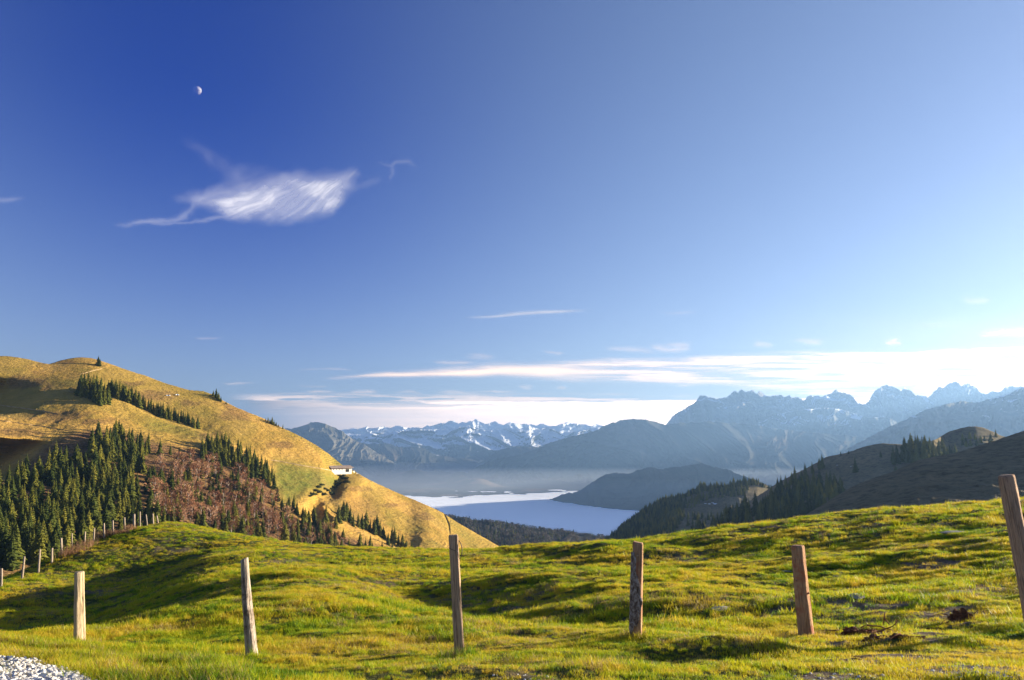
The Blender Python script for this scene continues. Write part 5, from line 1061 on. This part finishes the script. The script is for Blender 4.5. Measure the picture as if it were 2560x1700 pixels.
def cloud_sheet(name, x0, x1, y0, y1, nx, ny, dens, mat, alt=8000.0, rmax=170000.0):
    x = np.linspace(x0, x1, nx); y = np.linspace(y0, y1, ny); U, V_ = np.meshgrid(x, y); a, c = ray(U, V_)
    hd = np.sqrt(a * a + 1); te = np.maximum(c / hd, 1e-4); R = np.minimum(alt / te, rmax); D = R / hd
    me = mesh_np(name, np.stack([(a * D).ravel(), D.ravel(), (c * D).ravel()], 1), grid_faces(ny, nx), mat)
    dn = np.clip(dens(U, V_), 0, 1).astype(np.float32); at_ = me.attributes.new('cover', 'FLOAT', 'POINT'); at_.data.foreach_set('value', dn.ravel())
    return obj(name, me)
def stroke(U, V_, pts, w0, w1, soft=1.0):
    P_ = np.array(pts, float); best = np.zeros(U.shape); L = np.concatenate([[0], np.cumsum(np.hypot(*np.diff(P_, axis=0).T))])
    for i in range(len(P_) - 1):
        dx, dy = P_[i + 1] - P_[i]; t_ = np.clip(((U - P_[i, 0]) * dx + (V_ - P_[i, 1]) * dy) / (dx * dx + dy * dy), 0, 1); d_ = np.hypot(U - P_[i, 0] - t_ * dx, V_ - P_[i, 1] - t_ * dy)
        f = (L[i] + t_ * (L[i + 1] - L[i])) / L[-1]; wd = w0 + (w1 - w0) * f; best = np.maximum(best, np.exp(-(d_ / wd) ** 2) * np.minimum(1, f * 3.5 + .05) * np.minimum(1, (1 - f) * 3.5 + .12))
    return best
def z1(x, y): return (240 + x / 2.811, 340 + y / 2.811)
def main_cloud(U, V_):
    wx = U + 14 * fbm(U / 34, V_ / 30, 5, 1) ; wy = V_ + 9 * fbm(U / 34, V_ / 26, 5, 2)
    # fibres sweep up to the right and steepen towards the right-hand end
    us = np.arange(150, 1150, 5.0); ins = np.cumsum(np.tan(np.radians(np.interp(us, [240, 480, 640, 760, 850, 900], [8, 14, 24, 34, 48, 55]))) * 5.0)
    wv = 16 * fbm(U / 90, V_ / 55, 4, 9); al = U; ac = V_ + np.interp(U, us, ins) + wv
    fib = fbm(al / 60 + 0.5 * fbm(U / 50, V_ / 50, 3, 8), ac / 10, 6, 3, 0.6) * .5 + .5; fib2 = fbm(al / 30, ac / 24, 4, 4) * .5 + .5
    body = poly_mask([z1(700,455),(z1(790,400)),z1(950,392),z1(1120,350),z1(1300,305),z1(1450,285),z1(1600,290),z1(1815,270),z1(1790,350),z1(1700,430),z1(1660,520),z1(1540,545),z1(1380,575),z1(1200,572),z1(1000,560),z1(900,530),z1(820,490)], wx, wy, 26)
    core = poly_mask([z1(830,450),z1(1110,400),z1(1180,370),z1(1330,390),z1(1240,480),z1(1060,560),z1(930,550),z1(850,490)], wx, wy, 13)
    core2 = poly_mask([z1(1380,330),z1(1540,330),z1(1690,330),z1(1740,400),z1(1680,500),z1(1480,545),z1(1580,450),z1(1450,400)], wx, wy, 13)
    d_ = body * (.38 + .38 * sst(.05, .98, fib) * (.4 + .8 * fib2)) + .48 * core * (.6 + .55 * sst(.3, .75, fib)) + .52 * core2 * (.3 + .7 * sst(.3, .72, fib))
    d_ = d_ + .30 * stroke(wx, wy, [z1(120,625),z1(400,600),z1(560,578),z1(640,545),z1(690,490),z1(760,455)], 4, 9) * (.6 + .6 * fib2) + .24 * stroke(wx, wy, [z1(300,625),z1(600,610),z1(900,580),z1(1100,560)], 3.5, 6) * (.5 + .7 * fib)
    d_ = d_ + .08 * stroke(wx, wy, [z1(600,20),z1(740,90),z1(820,170),z1(930,240),z1(1000,300),z1(1100,340)], 9, 20) * (.4 + 1.0 * fib2)
    veil = poly_mask([z1(900,300),z1(1000,220),z1(1250,250),z1(1400,290),z1(1100,370),z1(860,390)], wx, wy, 20); d_ = d_ + .10 * veil * (.4 + 1.0 * fib)
    d_ = d_ + .13 * stroke(wx, wy, [z1(540,450),z1(700,430),z1(800,400)], 10, 12) + .11 * stroke(wx, wy, [z1(1985,195),z1(2070,215),z1(2110,190),z1(2200,185),z1(2255,215)], 5, 3.5) * (.6 + fib2) + .10 * stroke(wx, wy, [z1(2070,215),z1(2080,270),z1(2065,320)], 6, 5) * (.5 + fib2) + .08 * stroke(wx, wy, [z1(1800,370),z1(1900,340),z1(2000,290)], 8, 8)
    edge = sst(0, 30, U - 200) * sst(0, 30, 1090 - U) * sst(0, 20, V_ - 325) * sst(0, 20, 600 - V_)
    return d_ * edge * .82
o = cloud_sheet('cirrus_cloud', 200, 1090, 325, 600, 660, 280, main_cloud, CLOUD); tag(o, 'bright feathery cirrus cloud sweeping up to the right, below the moon', 'cloud')
def lens(U, V_):
    n_ = fbm(U / 60, V_ / 5, 4, 12) * .5 + .5
    return .62 * stroke(U, V_, [(1145,795),(1230,792),(1300,785),(1370,780),(1440,777),(1490,776)], 3.0, 3.4) * (.55 + .8 * n_) * sst(1140, 1200, U) * sst(1500, 1420, U) + .30 * stroke(U, V_, [(1240,786),(1350,779),(1420,780)], 5, 4)
o = cloud_sheet('lens_cloud', 1130, 1520, 755, 815, 260, 60, lens, CLOUD); tag(o, 'thin isolated lens-shaped streak of cloud above the cloud bank', 'cloud')
def bank(U, V_):
    wy = V_ + 5 * fbm(U / 120, V_ / 30, 3, 21); f1 = fbm(U / 150, V_ / 7.5, 5, 22, .55) * .5 + .5; f2 = fbm(U / 60, V_ / 10, 4, 23) * .5 + .5; f3 = fbm(U / 420 + .004 * V_, V_ / 26, 4, 24) * .5 + .5
    R = sst(1150, 2300, U)
    d_ = .95 * stroke(U, wy, [(805,946),(900,942),(1050,934),(1250,924),(1450,928),(1600,935)], 2.5, 18) * sst(798, 840, U) * (.75 + .5 * f1)
    # broad white sheet from the middle to the right
    top = pl([(1200,930),(1300,905),(1600,898),(1900,882),(2100,878),(2560,868),(2700,866)], U); bot = pl([(1200,940),(1500,950),(1800,962),(2000,985),(2560,1050)], U)
    d_ = np.maximum(d_, (.10 + .95 * sst(.28, .70, f1 * .7 + f3 * .3) * (.75 + .4 * R)) * sst(-8, 14, wy - top) * sst(-10, 14, bot - wy) * sst(1200, 1500, U))
    # second sheet of streaks
    d_ = np.maximum(d_, sst(.40, .66, f1 * .75 + f3 * .35) * sst(980, 1000, wy) * sst(1050, 1030, wy) * sst(560, 700, U) * .85)
    d_ = np.maximum(d_, .88 * sst(995, 1035, V_) * (.80 + .4 * f1) * sst(560, 760, U))
    for pts, w0, w1, am in (([(570,997),(700,995),(850,996)],2,4,.55),([(740,925),(800,923),(860,922),(900,924)],2,2,.28),([(755,984),(800,982),(840,983)],4,3,.5),([(870,985),(920,981),(945,983)],3,4,.5),([(990,983),(1040,981),(1055,984)],3,3,.5),([(1080,979),(1150,984),(1230,990)],3,5,.6),([(1150,981),(1290,979)],2,2,.5),
            ([(1080,905),(1130,910),(1190,906)],4,3,.5),([(1160,892),(1240,893)],7,8,.25),([(1365,878),(1410,884)],5,3,.6),([(1510,872),(1580,876),(1640,880)],4,6,.7),([(1620,868),(1690,872),(1725,864)],7,9,.75),([(1660,860),(1730,862)],5,5,.4),([(1880,855),(1930,862)],7,6,.45),([(1980,850),(2060,858)],6,8,.7),([(2000,848),(2070,852)],4,3,.6),
            ([(2205,862),(2240,852),(2260,866)],10,12,.7),([(2430,838),(2500,833),(2640,830)],9,16,.95),([(2400,750),(2440,755),(2480,748)],8,7,.35),([(1640,782),(1740,782)],3,3,.22),([(2250,820),(2380,812),(2450,800)],14,10,.22),([(2540,784),(2640,780)],6,8,.35),([(740,967),(820,966)],2,2,.2),([(1830,925),(1860,903)],5,5,.5),([(480,843),(560,846)],2,2,.16),([(560,958),(640,957)],2,2,.25),
            ([(1390,970),(1420,968)],4,4,.6),([(1295,968),(1330,970)],4,4,.4),([(1690,962),(1745,962)],4,3,.8)):
        d_ = np.maximum(d_, .85 * am * stroke(U + 14 * fbm(U / 30, V_ / 12, 3, 31), wy + 3 * fbm(U / 25, V_ / 9, 3, 32), pts, w0, w1) * (.15 + 1.3 * f2 * f1))
    d_ = np.maximum(d_, .14 * R * sst(740, 880, V_) * (.35 + 1.0 * f3) * sst(1700, 2560, U))
    gap = sst(.60, .40, f3 * .6 + f1 * .5) * .55 * (1 - .6 * R); d_ = d_ * (1 - gap * sst(990, 950, V_) * 0.5)
    return d_ * sst(400, 520, U) * .96
o = cloud_sheet('cloud_bank', 380, 2900, 690, 1112, 1250, 300, bank, CLOUD_LOW, 8600.0); tag(o, 'long pale streaked cloud bank low over the mountains, whitest at the right', 'cloud bank', None, 'stuff')
o = cloud_sheet('wisp_cloud', -80, 110, 480, 520, 60, 30, lambda U, V_: .16 * stroke(U, V_, [(-60,502),(20,500),(60,495)], 8, 4) * sst(-75, -40, U) * sst(100, 60, U), CLOUD); tag(o, 'faint wisp of cloud at the left edge of the sky', 'cloud')

# ------------------------------------------------------------------ haze
def volume_box(name, b, color, dens, aniso, label):
    bm = bmesh.new(); box(bm, *b); m = bpy.data.materials.new(name); m.use_nodes = True; t = m.node_tree; t.nodes.clear(); out = t.nodes.new('ShaderNodeOutputMaterial'); v = t.nodes.new('ShaderNodeVolumePrincipled')
    v.inputs['Color'].default_value = (*color, 1); v.inputs['Density'].default_value = dens; v.inputs['Anisotropy'].default_value = aniso; t.links.new(v.outputs[0], out.inputs['Volume'])
    try: m.cycles.homogeneous_volume = True
    except Exception: pass
    o = obj(name, bm_mesh(name, bm, m)); tag(o, label, 'haze', None, 'stuff'); return o
volume_box('haze', (-31000, 31000, -31000, 31000, -641.5, 1010), (0.33, 0.58, 1.0), 5.2e-5, 0.45, 'pale blue haze between the camera and the far mountains')
volume_box('mist', (-9000, 16000, 5300, 14800, -638, -300), (0.74, 0.83, 1.0), 1.6e-4, 0.3, 'thin mist lying over the valley beyond the fog')
